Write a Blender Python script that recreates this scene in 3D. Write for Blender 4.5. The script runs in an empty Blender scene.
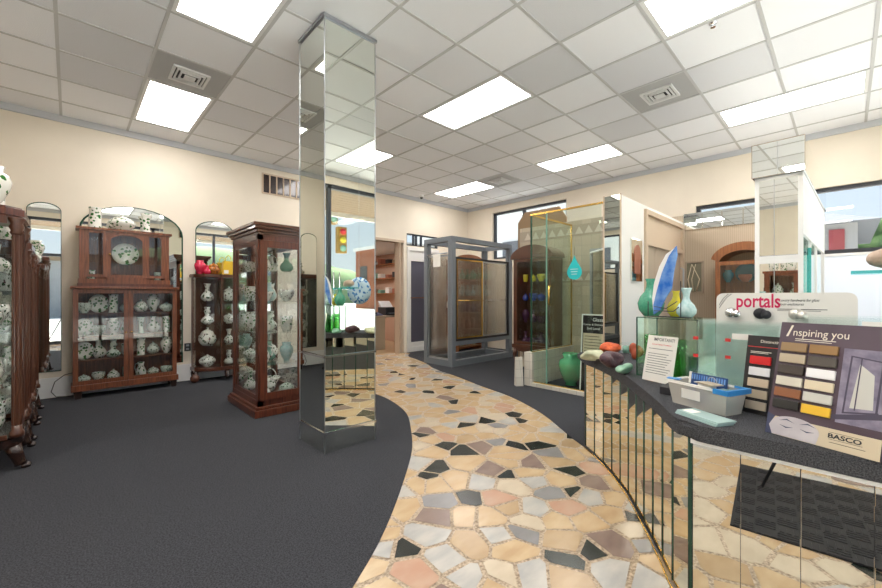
import bpy, bmesh, math, random
from mathutils import Vector, Matrix
random.seed(7)
R = math.radians
C = bpy.context.scene.collection
# ------------------------------------------------------------------ camera geometry
FP = 387.4; YAW = .8073; CH = 1.19; HY = 296.4; T = .61
FW = (math.cos(YAW), math.sin(YAW)); RT = (math.sin(YAW), -math.cos(YAW))
def at(px, py, h=0.0):
    a = (px-441)/FP; b = (HY-py)/FP; t = (h-CH)/b
    return (t*(FW[0]+a*RT[0]), t*(FW[1]+a*RT[1]))
X0, X1, Y0, Y1, ZC = -.72, 7.05, -.70, 6.42, CH+3.5*T
XW2, YW2 = -4.6, 3.72                # the room is wider towards the street
GX = 2.871*T; GY = 3.7236*T          # ceiling grid origin

# ------------------------------------------------------------------ materials
M = {}
def mat(name, col=(.8,.8,.8), rough=.5, metal=0, noise=None, nscale=20, bump=0, bscale=60, spec=None, coat=0, emit=None, estr=0, detail=4, stretch=None):
    m = bpy.data.materials.new(name); m.use_nodes = True
    nt = m.node_tree; b = nt.nodes['Principled BSDF']
    b.inputs['Base Color'].default_value = (*col, 1)
    b.inputs['Roughness'].default_value = rough; b.inputs['Metallic'].default_value = metal
    if spec is not None: b.inputs['Specular IOR Level'].default_value = spec
    if coat: b.inputs['Coat Weight'].default_value = coat
    if emit: b.inputs['Emission Color'].default_value = (*emit, 1); b.inputs['Emission Strength'].default_value = estr
    tc = None
    def tex(scale, det):
        nonlocal tc
        if tc is None:
            tc = nt.nodes.new('ShaderNodeTexCoord')
        mp = nt.nodes.new('ShaderNodeMapping'); nt.links.new(tc.outputs['Object'], mp.inputs[0])
        if stretch: mp.inputs['Scale'].default_value = stretch
        n = nt.nodes.new('ShaderNodeTexNoise'); n.inputs['Scale'].default_value = scale; n.inputs['Detail'].default_value = det
        nt.links.new(mp.outputs[0], n.inputs['Vector']); return n
    if noise:
        n = tex(nscale, detail); r = nt.nodes.new('ShaderNodeValToRGB')
        r.color_ramp.elements[0].position = .35; r.color_ramp.elements[1].position = .65
        r.color_ramp.elements[0].color = (*noise, 1); r.color_ramp.elements[1].color = (*col, 1)
        nt.links.new(n.outputs['Fac'], r.inputs[0]); nt.links.new(r.outputs[0], b.inputs['Base Color'])
    if bump:
        n = tex(bscale, 3); bp = nt.nodes.new('ShaderNodeBump'); bp.inputs['Strength'].default_value = bump; bp.inputs['Distance'].default_value = .01
        nt.links.new(n.outputs['Fac'], bp.inputs['Height']); nt.links.new(bp.outputs[0], b.inputs['Normal'])
    M[name] = m; return m

def glass(name, tint=(1,1,1), refl=(1,1,1), rough=0.0, ior=1.45, extra=0.0, bump=0, bscale=(60,60,4)):
    m = bpy.data.materials.new(name); m.use_nodes = True; nt = m.node_tree; nt.nodes.clear()
    o = nt.nodes.new('ShaderNodeOutputMaterial'); mx = nt.nodes.new('ShaderNodeMixShader')
    tr = nt.nodes.new('ShaderNodeBsdfTransparent'); tr.inputs[0].default_value = (*tint, 1)
    gl = nt.nodes.new('ShaderNodeBsdfGlossy'); gl.inputs['Color'].default_value = (*refl, 1); gl.inputs['Roughness'].default_value = rough
    lw = nt.nodes.new('ShaderNodeLayerWeight'); lw.inputs['Blend'].default_value = .5
    pw = nt.nodes.new('ShaderNodeMath'); pw.operation = 'POWER'; pw.inputs[1].default_value = 4.5; nt.links.new(lw.outputs['Facing'], pw.inputs[0])
    fr = nt.nodes.new('ShaderNodeMath'); fr.operation = 'MULTIPLY_ADD'; fr.inputs[1].default_value = .75; fr.inputs[2].default_value = ((ior-1)/(ior+1))**2; nt.links.new(pw.outputs[0], fr.inputs[0])
    ad = nt.nodes.new('ShaderNodeMath'); ad.operation = 'ADD'; ad.inputs[1].default_value = extra; ad.use_clamp = True
    nt.links.new(fr.outputs[0], ad.inputs[0]); nt.links.new(ad.outputs[0], mx.inputs[0])
    nt.links.new(tr.outputs[0], mx.inputs[1]); nt.links.new(gl.outputs[0], mx.inputs[2]); nt.links.new(mx.outputs[0], o.inputs[0])
    M[name] = m; return m

def reeded(name, col):
    m = bpy.data.materials.new(name); m.use_nodes = True; nt = m.node_tree; b = nt.nodes['Principled BSDF']
    b.inputs['Base Color'].default_value = (*col, 1); b.inputs['Roughness'].default_value = .12
    b.inputs['Transmission Weight'].default_value = 1; b.inputs['IOR'].default_value = 1.25
    tc = nt.nodes.new('ShaderNodeTexCoord'); mp = nt.nodes.new('ShaderNodeMapping'); mp.inputs['Scale'].default_value = (70, 70, 6)
    n = nt.nodes.new('ShaderNodeTexNoise'); n.inputs['Scale'].default_value = 1
    bp = nt.nodes.new('ShaderNodeBump'); bp.inputs['Strength'].default_value = .9; bp.inputs['Distance'].default_value = .006
    nt.links.new(tc.outputs['Object'], mp.inputs[0]); nt.links.new(mp.outputs[0], n.inputs[0]); nt.links.new(n.outputs[0], bp.inputs['Height']); nt.links.new(bp.outputs[0], b.inputs['Normal'])
    # mix with plain transparency so daylight passes
    tr = nt.nodes.new('ShaderNodeBsdfTransparent'); tr.inputs[0].default_value = (*col, 1)
    mx = nt.nodes.new('ShaderNodeMixShader'); mx.inputs[0].default_value = .45
    o = nt.nodes['Material Output']
    nt.links.new(tr.outputs[0], mx.inputs[1]); nt.links.new(b.outputs[0], mx.inputs[2]); nt.links.new(mx.outputs[0], o.inputs[0])
    M[name] = m

def floral(name, base, leaf, flower, scale=9, dens=.30):
    m = mat(name, base, .15, coat=.5); nt = m.node_tree; b = nt.nodes['Principled BSDF']
    tc = nt.nodes.new('ShaderNodeTexCoord'); nz = nt.nodes.new('ShaderNodeTexNoise'); nz.inputs['Scale'].default_value = 6
    ad = nt.nodes.new('ShaderNodeMixRGB'); ad.inputs[0].default_value = .14
    nt.links.new(tc.outputs['Object'], nz.inputs['Vector']); nt.links.new(tc.outputs['Object'], ad.inputs[1]); nt.links.new(nz.outputs['Color'], ad.inputs[2])
    prev = None
    for k, (c, sc, th) in enumerate(((leaf, scale, dens), (flower, scale*.8, dens*.72))):
        v = nt.nodes.new('ShaderNodeTexVoronoi'); v.inputs['Scale'].default_value = sc; nt.links.new(ad.outputs[0], v.inputs['Vector'])
        lt = nt.nodes.new('ShaderNodeMath'); lt.operation = 'LESS_THAN'; lt.inputs[1].default_value = th; nt.links.new(v.outputs['Distance'], lt.inputs[0])
        mx = nt.nodes.new('ShaderNodeMixRGB'); mx.inputs[2].default_value = (*c, 1); nt.links.new(lt.outputs[0], mx.inputs[0])
        if prev: nt.links.new(prev.outputs[0], mx.inputs[1])
        else: mx.inputs[1].default_value = (*base, 1)
        prev = mx
    nt.links.new(prev.outputs[0], b.inputs['Base Color'])
    return m

mat('cream_wall', (.83,.755,.635), .8, noise=(.80,.725,.61), nscale=3)
mat('white_paint', (.84,.83,.80), .5)
mat('bright_white', (.9,.9,.89), .4)
mat('ceiling_tile', (.86,.88,.92), .9, bump=.35, bscale=160)
mat('ceiling_tile_grey', (.68,.695,.73), .9, bump=.35, bscale=160)
mat('ceiling_tile_pale', (.78,.80,.84), .9, bump=.35, bscale=160)
mat('tbar', (.52,.53,.54), .5)
mat('angle_trim', (.56,.58,.61), .5)
mat('vent_panel', (.42,.43,.44), .6)
mat('vent_white', (.72,.73,.73), .5)
mat('black', (.012,.012,.013), .5)
mat('soft_black', (.025,.025,.03), .6)
mat('carpet', (.088,.091,.102), .95, noise=(.036,.038,.044), nscale=150, bump=.8, bscale=250, spec=.1)
mat('counter_carpet', (.135,.138,.150), .9, noise=(.035,.036,.042), nscale=260, bump=.8, bscale=300, spec=.1)
mat('mirror', (.80,.83,.77), .015, 1)
mat('mirror_clear', (.86,.88,.86), .01, 1)
mat('mirror_bronze', (.80,.76,.62), .02, 1)
mat('chrome', (.75,.76,.77), .15, 1)
mat('steel', (.45,.47,.5), .35, 1)
mat('gold', (.80,.52,.14), .22, 1)
mat('green_edge', (.02,.07,.045), .2)
mat('walnut', (.105,.036,.018), .28, noise=(.078,.026,.013), nscale=12, coat=.4, stretch=(10,10,.5))
mat('cherry', (.26,.085,.035), .3, noise=(.13,.038,.016), nscale=9, coat=.4, stretch=(8,8,.6))
mat('mahogany', (.15,.042,.020), .28, noise=(.07,.018,.010), nscale=8, coat=.4, stretch=(8,8,.6))
mat('dark_oak', (.035,.014,.009), .25, noise=(.018,.008,.006), nscale=9, coat=.5, stretch=(8,8,.6))
mat('oak', (.36,.135,.045), .35, noise=(.22,.075,.025), nscale=8, coat=.3, stretch=(8,8,.6))
mat('grey_paint', (.16,.18,.205), .45)
mat('dark_frame', (.03,.035,.04), .4, .3)
mat('window_frame', (.035,.04,.05), .4)
mat('cardboard', (.33,.22,.13), .9)
mat('tan', (.58,.46,.34), .7)
mat('taupe', (.42,.34,.26), .7)
mat('purple_blind', (.10,.10,.135), .5)
mat('office_wall', (.62,.42,.31), .8)
mat('olive', (.20,.19,.13), .6)
mat('teal', (.02,.52,.55), .4)
mat('teal_dark', (.01,.14,.13), .5)
mat('paper', (.86,.84,.79), .6)
mat('ink', (.03,.03,.035), .6)
mat('red_ink', (.65,.03,.03), .5)
mat('magenta', (.62,.01,.10), .5)
mat('board_white', (.80,.78,.74), .35)
mat('board_purple', (.060,.035,.055), .35, noise=(.09,.06,.085), nscale=5)
mat('board_black', (.012,.010,.012), .35)
mat('lilac', (.30,.27,.36), .5, noise=(.17,.15,.22), nscale=25)
mat('lilac_dark', (.07,.06,.10), .5)
mat('skin_print', (.62,.58,.60), .6, noise=(.50,.46,.50), nscale=14)
mat('sand_print', (.66,.56,.40), .6)
mat('navy_print', (.05,.06,.12), .6)
mat('offwhite_text', (.80,.74,.64), .6)
for n, c in dict(sw_tan=(.30,.19,.09), sw_gold=(.27,.15,.05), sw_sand=(.47,.39,.28), sw_dark=(.075,.062,.05), sw_umber=(.05,.036,.03), sw_white=(.86,.86,.88), sw_ivory=(.66,.62,.52), sw_cream=(.72,.62,.45), sw_rust=(.27,.10,.04), sw_silver=(.58,.58,.54), sw_black=(.015,.015,.015), sw_brass=(.80,.50,.04), sw_red=(.70,.01,.015), sw_beige=(.62,.50,.36), sw_stone=(.45,.39,.31)).items():
    mat(n, c, .3, .2 if n in ('sw_brass','sw_silver','sw_gold') else 0)
mat('bin_plastic', (.80,.76,.70), .3); M['bin_plastic'].node_tree.nodes['Principled BSDF'].inputs['Alpha'].default_value = .38
mat('blue_plastic', (.03,.25,.62), .4)
mat('navy_blue', (.02,.07,.22), .4)
mat('pale_glass', (.42,.58,.56), .08)
mat('green_glass_solid', (.10,.42,.20), .12)
mat('opal_blue', (.42,.66,.66), .12, noise=(.62,.78,.78), nscale=8)
mat('jade', (.10,.42,.27), .12, noise=(.05,.30,.19), nscale=30)
mat('cobalt', (.03,.16,.62), .12, noise=(.25,.45,.80), nscale=14)
mat('deep_blue', (.02,.06,.40), .12)
mat('yellow_glass', (.80,.66,.05), .15)
mat('yellow_box', (.75,.48,.02), .4)
mat('red_glass', (.55,.01,.04), .15, noise=(.75,.05,.12), nscale=20)
mat('amber', (.62,.20,.02), .2, noise=(.10,.03,.01), nscale=10)
mat('plum', (.10,.035,.09), .2)
mat('celadon', (.20,.38,.30), .2)
mat('teal_glaze', (.03,.17,.22), .15)
mat('copper_glaze', (.36,.14,.09), .3)
mat('rock_pale', (.66,.66,.46), .5, noise=(.48,.52,.34), nscale=25, bump=.5)
mat('rock_orange', (.75,.13,.01), .5, noise=(.45,.05,.01), nscale=30, bump=.5)
mat('rock_plum', (.11,.05,.06), .4, noise=(.05,.02,.035), nscale=25, bump=.5)
mat('rock_green', (.16,.40,.27), .4, noise=(.30,.50,.38), nscale=20, bump=.4)
mat('rock_red', (.33,.06,.02), .4, bump=.4)
mat('shell', (.55,.42,.33), .6, noise=(.42,.31,.24), nscale=14, bump=.4)
mat('metal_foil', (.75,.73,.68), .3, .6)
mat('rubber', (.010,.010,.012), .6)
mat('brick', (.34,.12,.06), .9, noise=(.28,.10,.05), nscale=12)
mat('asphalt', (.40,.40,.40), .9)
mat('sidewalk', (.66,.64,.61), .9)
mat('plank', (.26,.18,.11), .7)
mat('foliage', (.07,.14,.035), .9, noise=(.03,.07,.02), nscale=2)
mat('hill_green', (.20,.30,.14), .9, noise=(.14,.22,.10), nscale=.3)
mat('siding', (.36,.36,.36), .8)
mat('pale_siding', (.80,.80,.78), .8)
mat('roof_grey', (.13,.14,.16), .8)
mat('red_panel', (.30,.05,.06), .6)
mat('signal_yellow', (.34,.19,.02), .5)
mat('cable', (.02,.02,.02), .6)
glass('clear_glass', (.965,.985,.975), (1,1,1), .0, 1.35)
glass('cab_glass', (.94,.955,.95), (1,1,1), .0, 1.5)
glass('shower_glass', (.93,.975,.95), (.9,1,.95), .0, 1.5)
glass('teal_shelf_glass', (.25,.72,.70), (.7,1,1), .02, 1.5, .05)
glass('sample_glass', (.972,.992,.988), (.92,1,.99), .03, 1.45, .0)
glass('tank_glass', (.93,.98,.95), (.9,1,.95), .0, 1.5)
glass('green_liquid', (.62,.86,.60), (.6,.9,.6), .1, 1.4, .05)
reeded('reeded_glass', (.80,.80,.76))
floral('ivy_white', (.84,.84,.77), (.03,.17,.03), (.05,.14,.03), 1.15*5, .33)
floral('floral_cream', (.86,.86,.80), (.05,.10,.04), (.13,.035,.05), 1.15*5, .30)
floral('floral_green', (.66,.74,.66), (.04,.12,.04), (.30,.42,.33), 1.15*5, .33)
floral('blue_swirl', (.55,.72,.88), (.05,.22,.55), (.03,.14,.45), 17, .36)
# frosted lower glazing: translucent
m = bpy.data.materials.new('frosted'); m.use_nodes = True; nt = m.node_tree; nt.nodes.clear()
o_ = nt.nodes.new('ShaderNodeOutputMaterial'); mx = nt.nodes.new('ShaderNodeMixShader'); d_ = nt.nodes.new('ShaderNodeBsdfDiffuse'); t_ = nt.nodes.new('ShaderNodeBsdfTranslucent')
d_.inputs[0].default_value = (.92,.94,.97,1); t_.inputs[0].default_value = (.90,.94,.98,1); mx.inputs[0].default_value = .6
nt.links.new(d_.outputs[0], mx.inputs[1]); nt.links.new(t_.outputs[0], mx.inputs[2]); nt.links.new(mx.outputs[0], o_.inputs[0]); M['frosted'] = m
# ceiling diffuser
mat('diffuser', (.9,.88,.86), .6, emit=(1,.955,.92), estr=15)
mat('monitor_glow', (.3,.3,.35), .5)
# striped wallpaper
m = mat('wallpaper', (.52,.43,.32), .8); nt = m.node_tree; w = nt.nodes.new('ShaderNodeTexWave'); w.bands_direction = 'Y'; w.inputs['Scale'].default_value = 14
tc = nt.nodes.new('ShaderNodeTexCoord'); rp = nt.nodes.new('ShaderNodeValToRGB'); rp.color_ramp.elements[0].color = (.47,.385,.28,1); rp.color_ramp.elements[1].color = (.56,.465,.35,1)
nt.links.new(tc.outputs['Object'], w.inputs[0]); nt.links.new(w.outputs[0], rp.inputs[0]); nt.links.new(rp.outputs[0], nt.nodes['Principled BSDF'].inputs['Base Color'])
# tile wall (brick texture on Y/Z)
def tiles(name, c1, c2, mortar, size):
    m = mat(name, c1, .35); nt = m.node_tree; tc = nt.nodes.new('ShaderNodeTexCoord'); sp = nt.nodes.new('ShaderNodeSeparateXYZ'); cb = nt.nodes.new('ShaderNodeCombineXYZ')
    ad = nt.nodes.new('ShaderNodeMath'); ad.operation = 'ADD'
    nt.links.new(tc.outputs['Object'], sp.inputs[0]); nt.links.new(sp.outputs['X'], ad.inputs[0]); nt.links.new(sp.outputs['Y'], ad.inputs[1])
    nt.links.new(ad.outputs[0], cb.inputs[0]); nt.links.new(sp.outputs['Z'], cb.inputs[1])
    br = nt.nodes.new('ShaderNodeTexBrick'); br.offset = 0; br.inputs['Scale'].default_value = 1; br.inputs['Brick Width'].default_value = size; br.inputs['Row Height'].default_value = size
    br.inputs['Mortar Size'].default_value = .003; br.inputs['Color1'].default_value = (*c1,1); br.inputs['Color2'].default_value = (*c2,1); br.inputs['Mortar'].default_value = (*mortar,1)
    nt.links.new(cb.outputs[0], br.inputs[0]); nt.links.new(br.outputs[0], nt.nodes['Principled BSDF'].inputs['Base Color'])
tiles('travertine', (.64,.55,.42), (.52,.45,.34), (.45,.40,.32), .15)
tiles('pale_tile', (.72,.68,.60), (.62,.58,.50), (.5,.47,.42), .11)
tiles('shelf_stock', (.06,.05,.05), (.12,.10,.09), (.02,.02,.02), .09)
mat('border_tile', (.46,.39,.30), .4); mat('border_tri', (.68,.62,.52), .4)
# terrazzo stones
SM = []
for n, c, c2 in (('stone_cream', (.72,.54,.33), (.62,.43,.24)), ('stone_sand', (.64,.44,.24), (.72,.54,.34)), ('stone_pale', (.76,.65,.49), (.68,.57,.42)), ('stone_white', (.64,.61,.55), (.50,.49,.47)),
                 ('stone_pink', (.60,.35,.24), (.66,.44,.31)), ('stone_grey', (.27,.26,.26), (.34,.33,.33)), ('stone_mauve', (.26,.18,.15), (.33,.24,.20)), ('stone_black', (.022,.028,.022), (.012,.015,.012)), ('stone_tan', (.52,.36,.20), (.62,.45,.27))):
    c = tuple(q*.86 for q in c); c2 = tuple(q*.84 for q in c2); SM.append(mat(n, c, .24, noise=c2, nscale=5, detail=8, stretch=(1,2.2,1)))
mat('grout', (.60,.48,.34), .5, noise=(.25,.18,.12), nscale=70)

# ------------------------------------------------------------------ mesh builder
ORG = {}
class MB:
    def __init__(s): s.bm = bmesh.new(); s.mi = 0
    def _add(s, geom, mtx=None):
        if mtx is not None: bmesh.ops.transform(s.bm, matrix=mtx, verts=geom)
        if s.mi:
            fs = set(f for v in geom for f in v.link_faces)
            for f in fs: f.material_index = s.mi
        return s
    def box(s, x0, x1, y0, y1, z0, z1, bev=0):
        v = [s.bm.verts.new((x, y, z)) for x in (x0, x1) for y in (y0, y1) for z in (z0, z1)]
        fs = [s.bm.faces.new([v[i] for i in q]) for q in ((0,1,3,2),(4,6,7,5),(0,4,5,1),(2,3,7,6),(0,2,6,4),(1,5,7,3))]
        for f in fs: f.material_index = s.mi
        if bev:
            es = list(set(e for f in fs for e in f.edges))
            r = bmesh.ops.bevel(s.bm, geom=es, offset=bev, segments=2, affect='EDGES', profile=.7)
            for f in r['faces']: f.material_index = s.mi
        return s
    def lathe(s, prof, cx=0, cy=0, z=0, seg=24, axis='z', sc=1, caps=True, flute=0):
        rings = []
        for r, h in prof:
            ring = []
            for k in range(seg):
                a = 2*math.pi*k/seg; rr = r*sc*(1 - (flute if k % 2 else 0))
                p = (rr*math.cos(a), rr*math.sin(a), h*sc)
                if axis == 'x': p = (p[2], p[0], p[1])
                if axis == 'y': p = (p[0], p[2], p[1])
                ring.append(s.bm.verts.new((cx+p[0], cy+p[1], z+p[2])))
            rings.append(ring)
        for a, b in zip(rings, rings[1:]):
            for k in range(seg):
                f = s.bm.faces.new((a[k], a[(k+1) % seg], b[(k+1) % seg], b[k])); f.material_index = s.mi; f.smooth = not flute
        if caps:
            for ring in (rings[0][::-1], rings[-1]):
                if prof[0 if ring is not rings[-1] else -1][0] > 1e-4:
                    f = s.bm.faces.new(ring); f.material_index = s.mi
        return s
    def cyl(s, cx, cy, z0, z1, r, seg=16): return s.lathe([(r,0),(r,z1-z0)], cx, cy, z0, seg)
    def tube(s, pts, r, seg=8):
        pts = [Vector(p) for p in pts]; rings = []
        for i, p in enumerate(pts):
            d = (pts[min(i+1, len(pts)-1)] - pts[max(i-1, 0)]).normalized()
            u = d.orthogonal().normalized() if i == 0 else (u - d*u.dot(d)).normalized()
            w = d.cross(u); rr = r[i] if isinstance(r, (list, tuple)) else r
            rings.append([s.bm.verts.new(p + (u*math.cos(2*math.pi*k/seg) + w*math.sin(2*math.pi*k/seg))*rr) for k in range(seg)])
        for a, b in zip(rings, rings[1:]):
            for k in range(seg):
                f = s.bm.faces.new((a[k], a[(k+1) % seg], b[(k+1) % seg], b[k])); f.smooth = True; f.material_index = s.mi
        for ring in (rings[0][::-1], rings[-1]): f = s.bm.faces.new(ring); f.material_index = s.mi
        return s
    def prism(s, pts, a0, a1, plane='xy', bev=0):
        def P(p, h):
            return (p[0], p[1], h) if plane == 'xy' else ((p[0], h, p[1]) if plane == 'xz' else (h, p[0], p[1]))
        A = [s.bm.verts.new(P(p, a0)) for p in pts]; B = [s.bm.verts.new(P(p, a1)) for p in pts]; n = len(pts)
        fs = [s.bm.faces.new(A[::-1]), s.bm.faces.new(B)]
        for k in range(n): fs.append(s.bm.faces.new((A[k], A[(k+1) % n], B[(k+1) % n], B[k])))
        for f in fs: f.material_index = s.mi
        if bev: bmesh.ops.bevel(s.bm, geom=list(set(e for f in fs[:2] for e in f.edges)), offset=bev, segments=3, affect='EDGES')
        return s
    def blob(s, c, rad, seed, rough=.25, sub=3):
        r = bmesh.ops.create_icosphere(s.bm, subdivisions=sub, radius=1); rnd = random.Random(seed)
        ks = [(Vector((rnd.uniform(-1,1), rnd.uniform(-1,1), rnd.uniform(-1,1))).normalized(), rnd.uniform(2.5,8 if rough > .5 else 5), rnd.uniform(0,6)) for _ in range(7)]
        for v in r['verts']:
            n = v.co.normalized(); q = sum(math.sin(k.dot(n)*f+p) for k, f, p in ks)/7
            w = n*(1+rough*q*1.6); v.co = Vector((c[0]+w.x*rad[0], c[1]+w.y*rad[1], c[2]+w.z*rad[2]))
            for f in v.link_faces: f.smooth = True; f.material_index = s.mi
        return s
    def build(s, name, mats, parent=None, local=False, loc=(0,0,0)):
        bmesh.ops.recalc_face_normals(s.bm, faces=s.bm.faces)
        me = bpy.data.meshes.new(name)
        off = (0,0,0)
        if parent is not None and not local: off = ORG.get(parent.name, (0,0,0))
        if any(off): bmesh.ops.translate(s.bm, vec=[-q for q in off], verts=s.bm.verts)
        s.bm.to_mesh(me); s.bm.free()
        for mm in (mats if isinstance(mats, (list, tuple)) else [mats]): me.materials.append(M[mm] if isinstance(mm, str) else mm)
        o = bpy.data.objects.new(name, me); C.objects.link(o)
        if parent is not None: o.parent = parent; ORG[o.name] = off
        else: o.location = loc
        return o
def tag(o, label=None, cat=None, group=None, kind=None):
    if label: o['label'] = label
    if cat: o['category'] = cat
    if group: o['group'] = group
    if kind: o['kind'] = kind
    return o
def thing(name, label, cat, loc=(0,0,0), rz=0, rx=0, group=None):
    o = bpy.data.objects.new(name, None); C.objects.link(o); o.empty_display_size = .05
    o.location = loc; o.rotation_euler = (rx, 0, rz); ORG[o.name] = tuple(loc)
    return tag(o, label, cat, group)
def struct(mb, name, mats): return tag(mb.build(name, mats), kind='structure')
def recentre(o):                                    # move a single-mesh thing's origin to its base
    vs = [v.co for v in o.data.vertices]
    c = Vector(((min(v.x for v in vs)+max(v.x for v in vs))/2, (min(v.y for v in vs)+max(v.y for v in vs))/2, min(v.z for v in vs)))
    for v in o.data.vertices: v.co -= c
    o.location = c; return o
def solo(mb, name, mats, label, cat, group=None):
    return tag(recentre(mb.build(name, mats)), label, cat, group)
def text(name, body, size, parent, loc, m, extrude=.0006, bold=0, rot=(math.pi/2,0,0), shear=0, align='LEFT', squash=1):
    cu = bpy.data.curves.new(name, 'FONT'); cu.body = body; cu.size = size; cu.extrude = extrude; cu.offset = bold; cu.shear = shear; cu.align_x = align; cu.resolution_u = 3
    t = bpy.data.objects.new(name+'_c', cu); C.objects.link(t)
    bpy.context.view_layer.update(); dg = bpy.context.evaluated_depsgraph_get()
    me = bpy.data.meshes.new_from_object(t.evaluated_get(dg)); bpy.data.objects.remove(t)
    me.materials.clear(); me.materials.append(M[m])
    o = bpy.data.objects.new(name, me); C.objects.link(o); o.parent = parent; o.location = loc; o.rotation_euler = rot; o.scale = (squash,1,1)
    return o

# rectangular ring of bars in a vertical plane. plane 'y': spans x (a) ; plane 'x': spans y (a)
def ring(mb, plane, c0, c1, a0, a1, z0, z1, w, wb=None, wt=None):
    wb = wb or w; wt = wt or w
    def bx(p0, p1, q0, q1):
        if plane == 'y': mb.box(p0, p1, c0, c1, q0, q1)
        else: mb.box(c0, c1, p0, p1, q0, q1)
    bx(a0, a0+w, z0, z1); bx(a1-w, a1, z0, z1); bx(a0+w, a1-w, z0, z0+wb); bx(a0+w, a1-w, z1-wt, z1); return mb
def pane(mb, plane, c0, c1, a0, a1, z0, z1):
    return mb.box(a0, a1, c0, c1, z0, z1) if plane == 'y' else mb.box(c0, c1, a0, a1, z0, z1)

# ------------------------------------------------------------------ SHELL
# ceiling with lay-in tiles
lights = [(-2,0),(-2,4),(2,-4),(2,0),(2,4),(6,-4),(6,0),(6,4),(-6,-4),(-6,0),(-2,-4)]          # cell i..i+1, j..j+2
vents = [(-2,3),(4,-2),(6,3)]
lc = set((i, j+k) for i, j in lights for k in (0,1)); vc = set(vents)
mb = MB(); dark = {(1,-2),(2,-1),(3,-2),(5,-2),(4,-3),(-3,3),(-3,4),(5,-1),(1,3)}
for i in range(-11, 10):
    for j in range(-7, 8):
        XL = XW2 if GY+(j+.5)*T < YW2 else X0
        a0 = max(GX+i*T, XL); a1 = min(GX+(i+1)*T, X1); b0 = max(GY+j*T, Y0); b1 = min(GY+(j+1)*T, Y1)
        if a1-a0 < .01 or b1-b0 < .01 or (i, j) in lc: continue
        mb.mi = 3 if (i, j) in vc else (1 if (i, j) in dark else random.choice((0,0,0,2)))
        mb.box(a0, a1, b0, b1, ZC, ZC+.015)
mb.mi = 0; mb.box(XW2-.1, X1+.1, Y0-.1, Y1+.1, ZC+.25, ZC+.3)
struct(mb, 'ceiling', ['ceiling_tile','ceiling_tile_grey','ceiling_tile_pale','vent_panel'])
mb = MB()
for i in range(-11, 10):
    for j in range(-7, 8):
        XL = XW2 if GY+(j+.5)*T < YW2 else X0
        x = GX+i*T; y = GY+j*T
        if XL < x < X1 and y < Y1 and y+T > Y0: mb.box(x-.012, x+.012, max(y, Y0), min(y+T, Y1), ZC-.006, ZC)
        if Y0 < y < Y1 and x+T > XL and x < X1 and not ((i, j) in lc and (i, j-1) in lc): mb.box(max(x, XL), min(x+T, X1), y-.012, y+.012, ZC-.0055, ZC)
struct(mb, 'trim_1', 'tbar')
mb = MB()
for (a, b, c, d) in ((X0,X1,Y1-.03,Y1),(XW2,X1,Y0,Y0+.03),(X0,X0+.03,YW2,Y1),(XW2,X0,YW2-.03,YW2),(XW2,XW2+.03,Y0,YW2),(X1-.03,X1,Y0,Y1)): mb.box(a, b, c, d, ZC-.075, ZC-.001)
struct(mb, 'trim_2', 'angle_trim')
# walls
WD0, WD1, WDZ = 4.20, 5.06, 2.31      # office opening
DW0, DW1, DWZ = 5.14, 6.05, 2.24      # white framed door
mb = MB(); 
mb.box(X0-.12, WD0, Y1, Y1+.12, 0, ZC+.3); mb.box(WD0, WD1, Y1, Y1+.12, WDZ, ZC+.3); mb.box(WD1, DW0, Y1, Y1+.12, 0, ZC+.3)
mb.box(DW0, DW1, Y1, Y1+.12, DWZ, 2.27); mb.box(DW0, DW1, Y1, Y1+.12, 2.53, ZC+.3); mb.box(DW1, X1+.12, Y1, Y1+.12, 0, ZC+.3)
struct(mb, 'wall_north', 'cream_wall')
mb = MB().box(X0-.12, X0, YW2, Y1, 0, ZC+.3).box(XW2, X0, YW2, YW2+.12, 0, ZC+.3).box(XW2-.12, XW2, Y0-.12, YW2+.12, 0, ZC+.3); struct(mb, 'wall_west', 'cream_wall')
W1 = (3.80, 5.67, 2.04, 3.12); W2 = (-.62, 1.62, 1.74, 2.60)
mb = MB()
mb.box(X1, X1+.2, W1[1], Y1, 0, ZC+.3); mb.box(X1, X1+.2, W1[0], W1[1], 0, W1[2]); mb.box(X1, X1+.2, W1[0], W1[1], W1[3], ZC+.3)
mb.box(X1, X1+.2, W2[1], W1[0], 0, ZC+.3); mb.box(X1, X1+.2, W2[0], W2[1], W2[3], ZC+.3); mb.box(X1, X1+.2, .32, W2[1], 0, W2[2]); mb.box(X1, X1+.2, W2[0], .32, 0, .5); mb.box(X1, X1+.2, Y0-.12, W2[0], 0, ZC+.3)
struct(mb, 'wall_east', 'cream_wall')
mb = MB().box(XW2-.12, X1+.2, Y0-.12, Y0, 3.12, ZC+.3).box(XW2-.12, XW2+.3, Y0-.12, Y0, 0, 3.12).box(XW2+.3, X0, Y0-.12, Y0, 0, .35).box(X1-.3, X1+.2, Y0-.12, Y0, 0, 3.12).box(1.70, X1-.3, Y0-.12, Y0, 0, .35)
struct(mb, 'wall_south', 'cream_wall')
# baseboard on the north wall
mb = MB().box(X0, WD0, Y1-.014, Y1, 0, .24, .004).box(DW1+.05, X1, Y1-.014, Y1, 0, .10); struct(mb, 'baseboard_north', 'bright_white')
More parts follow.
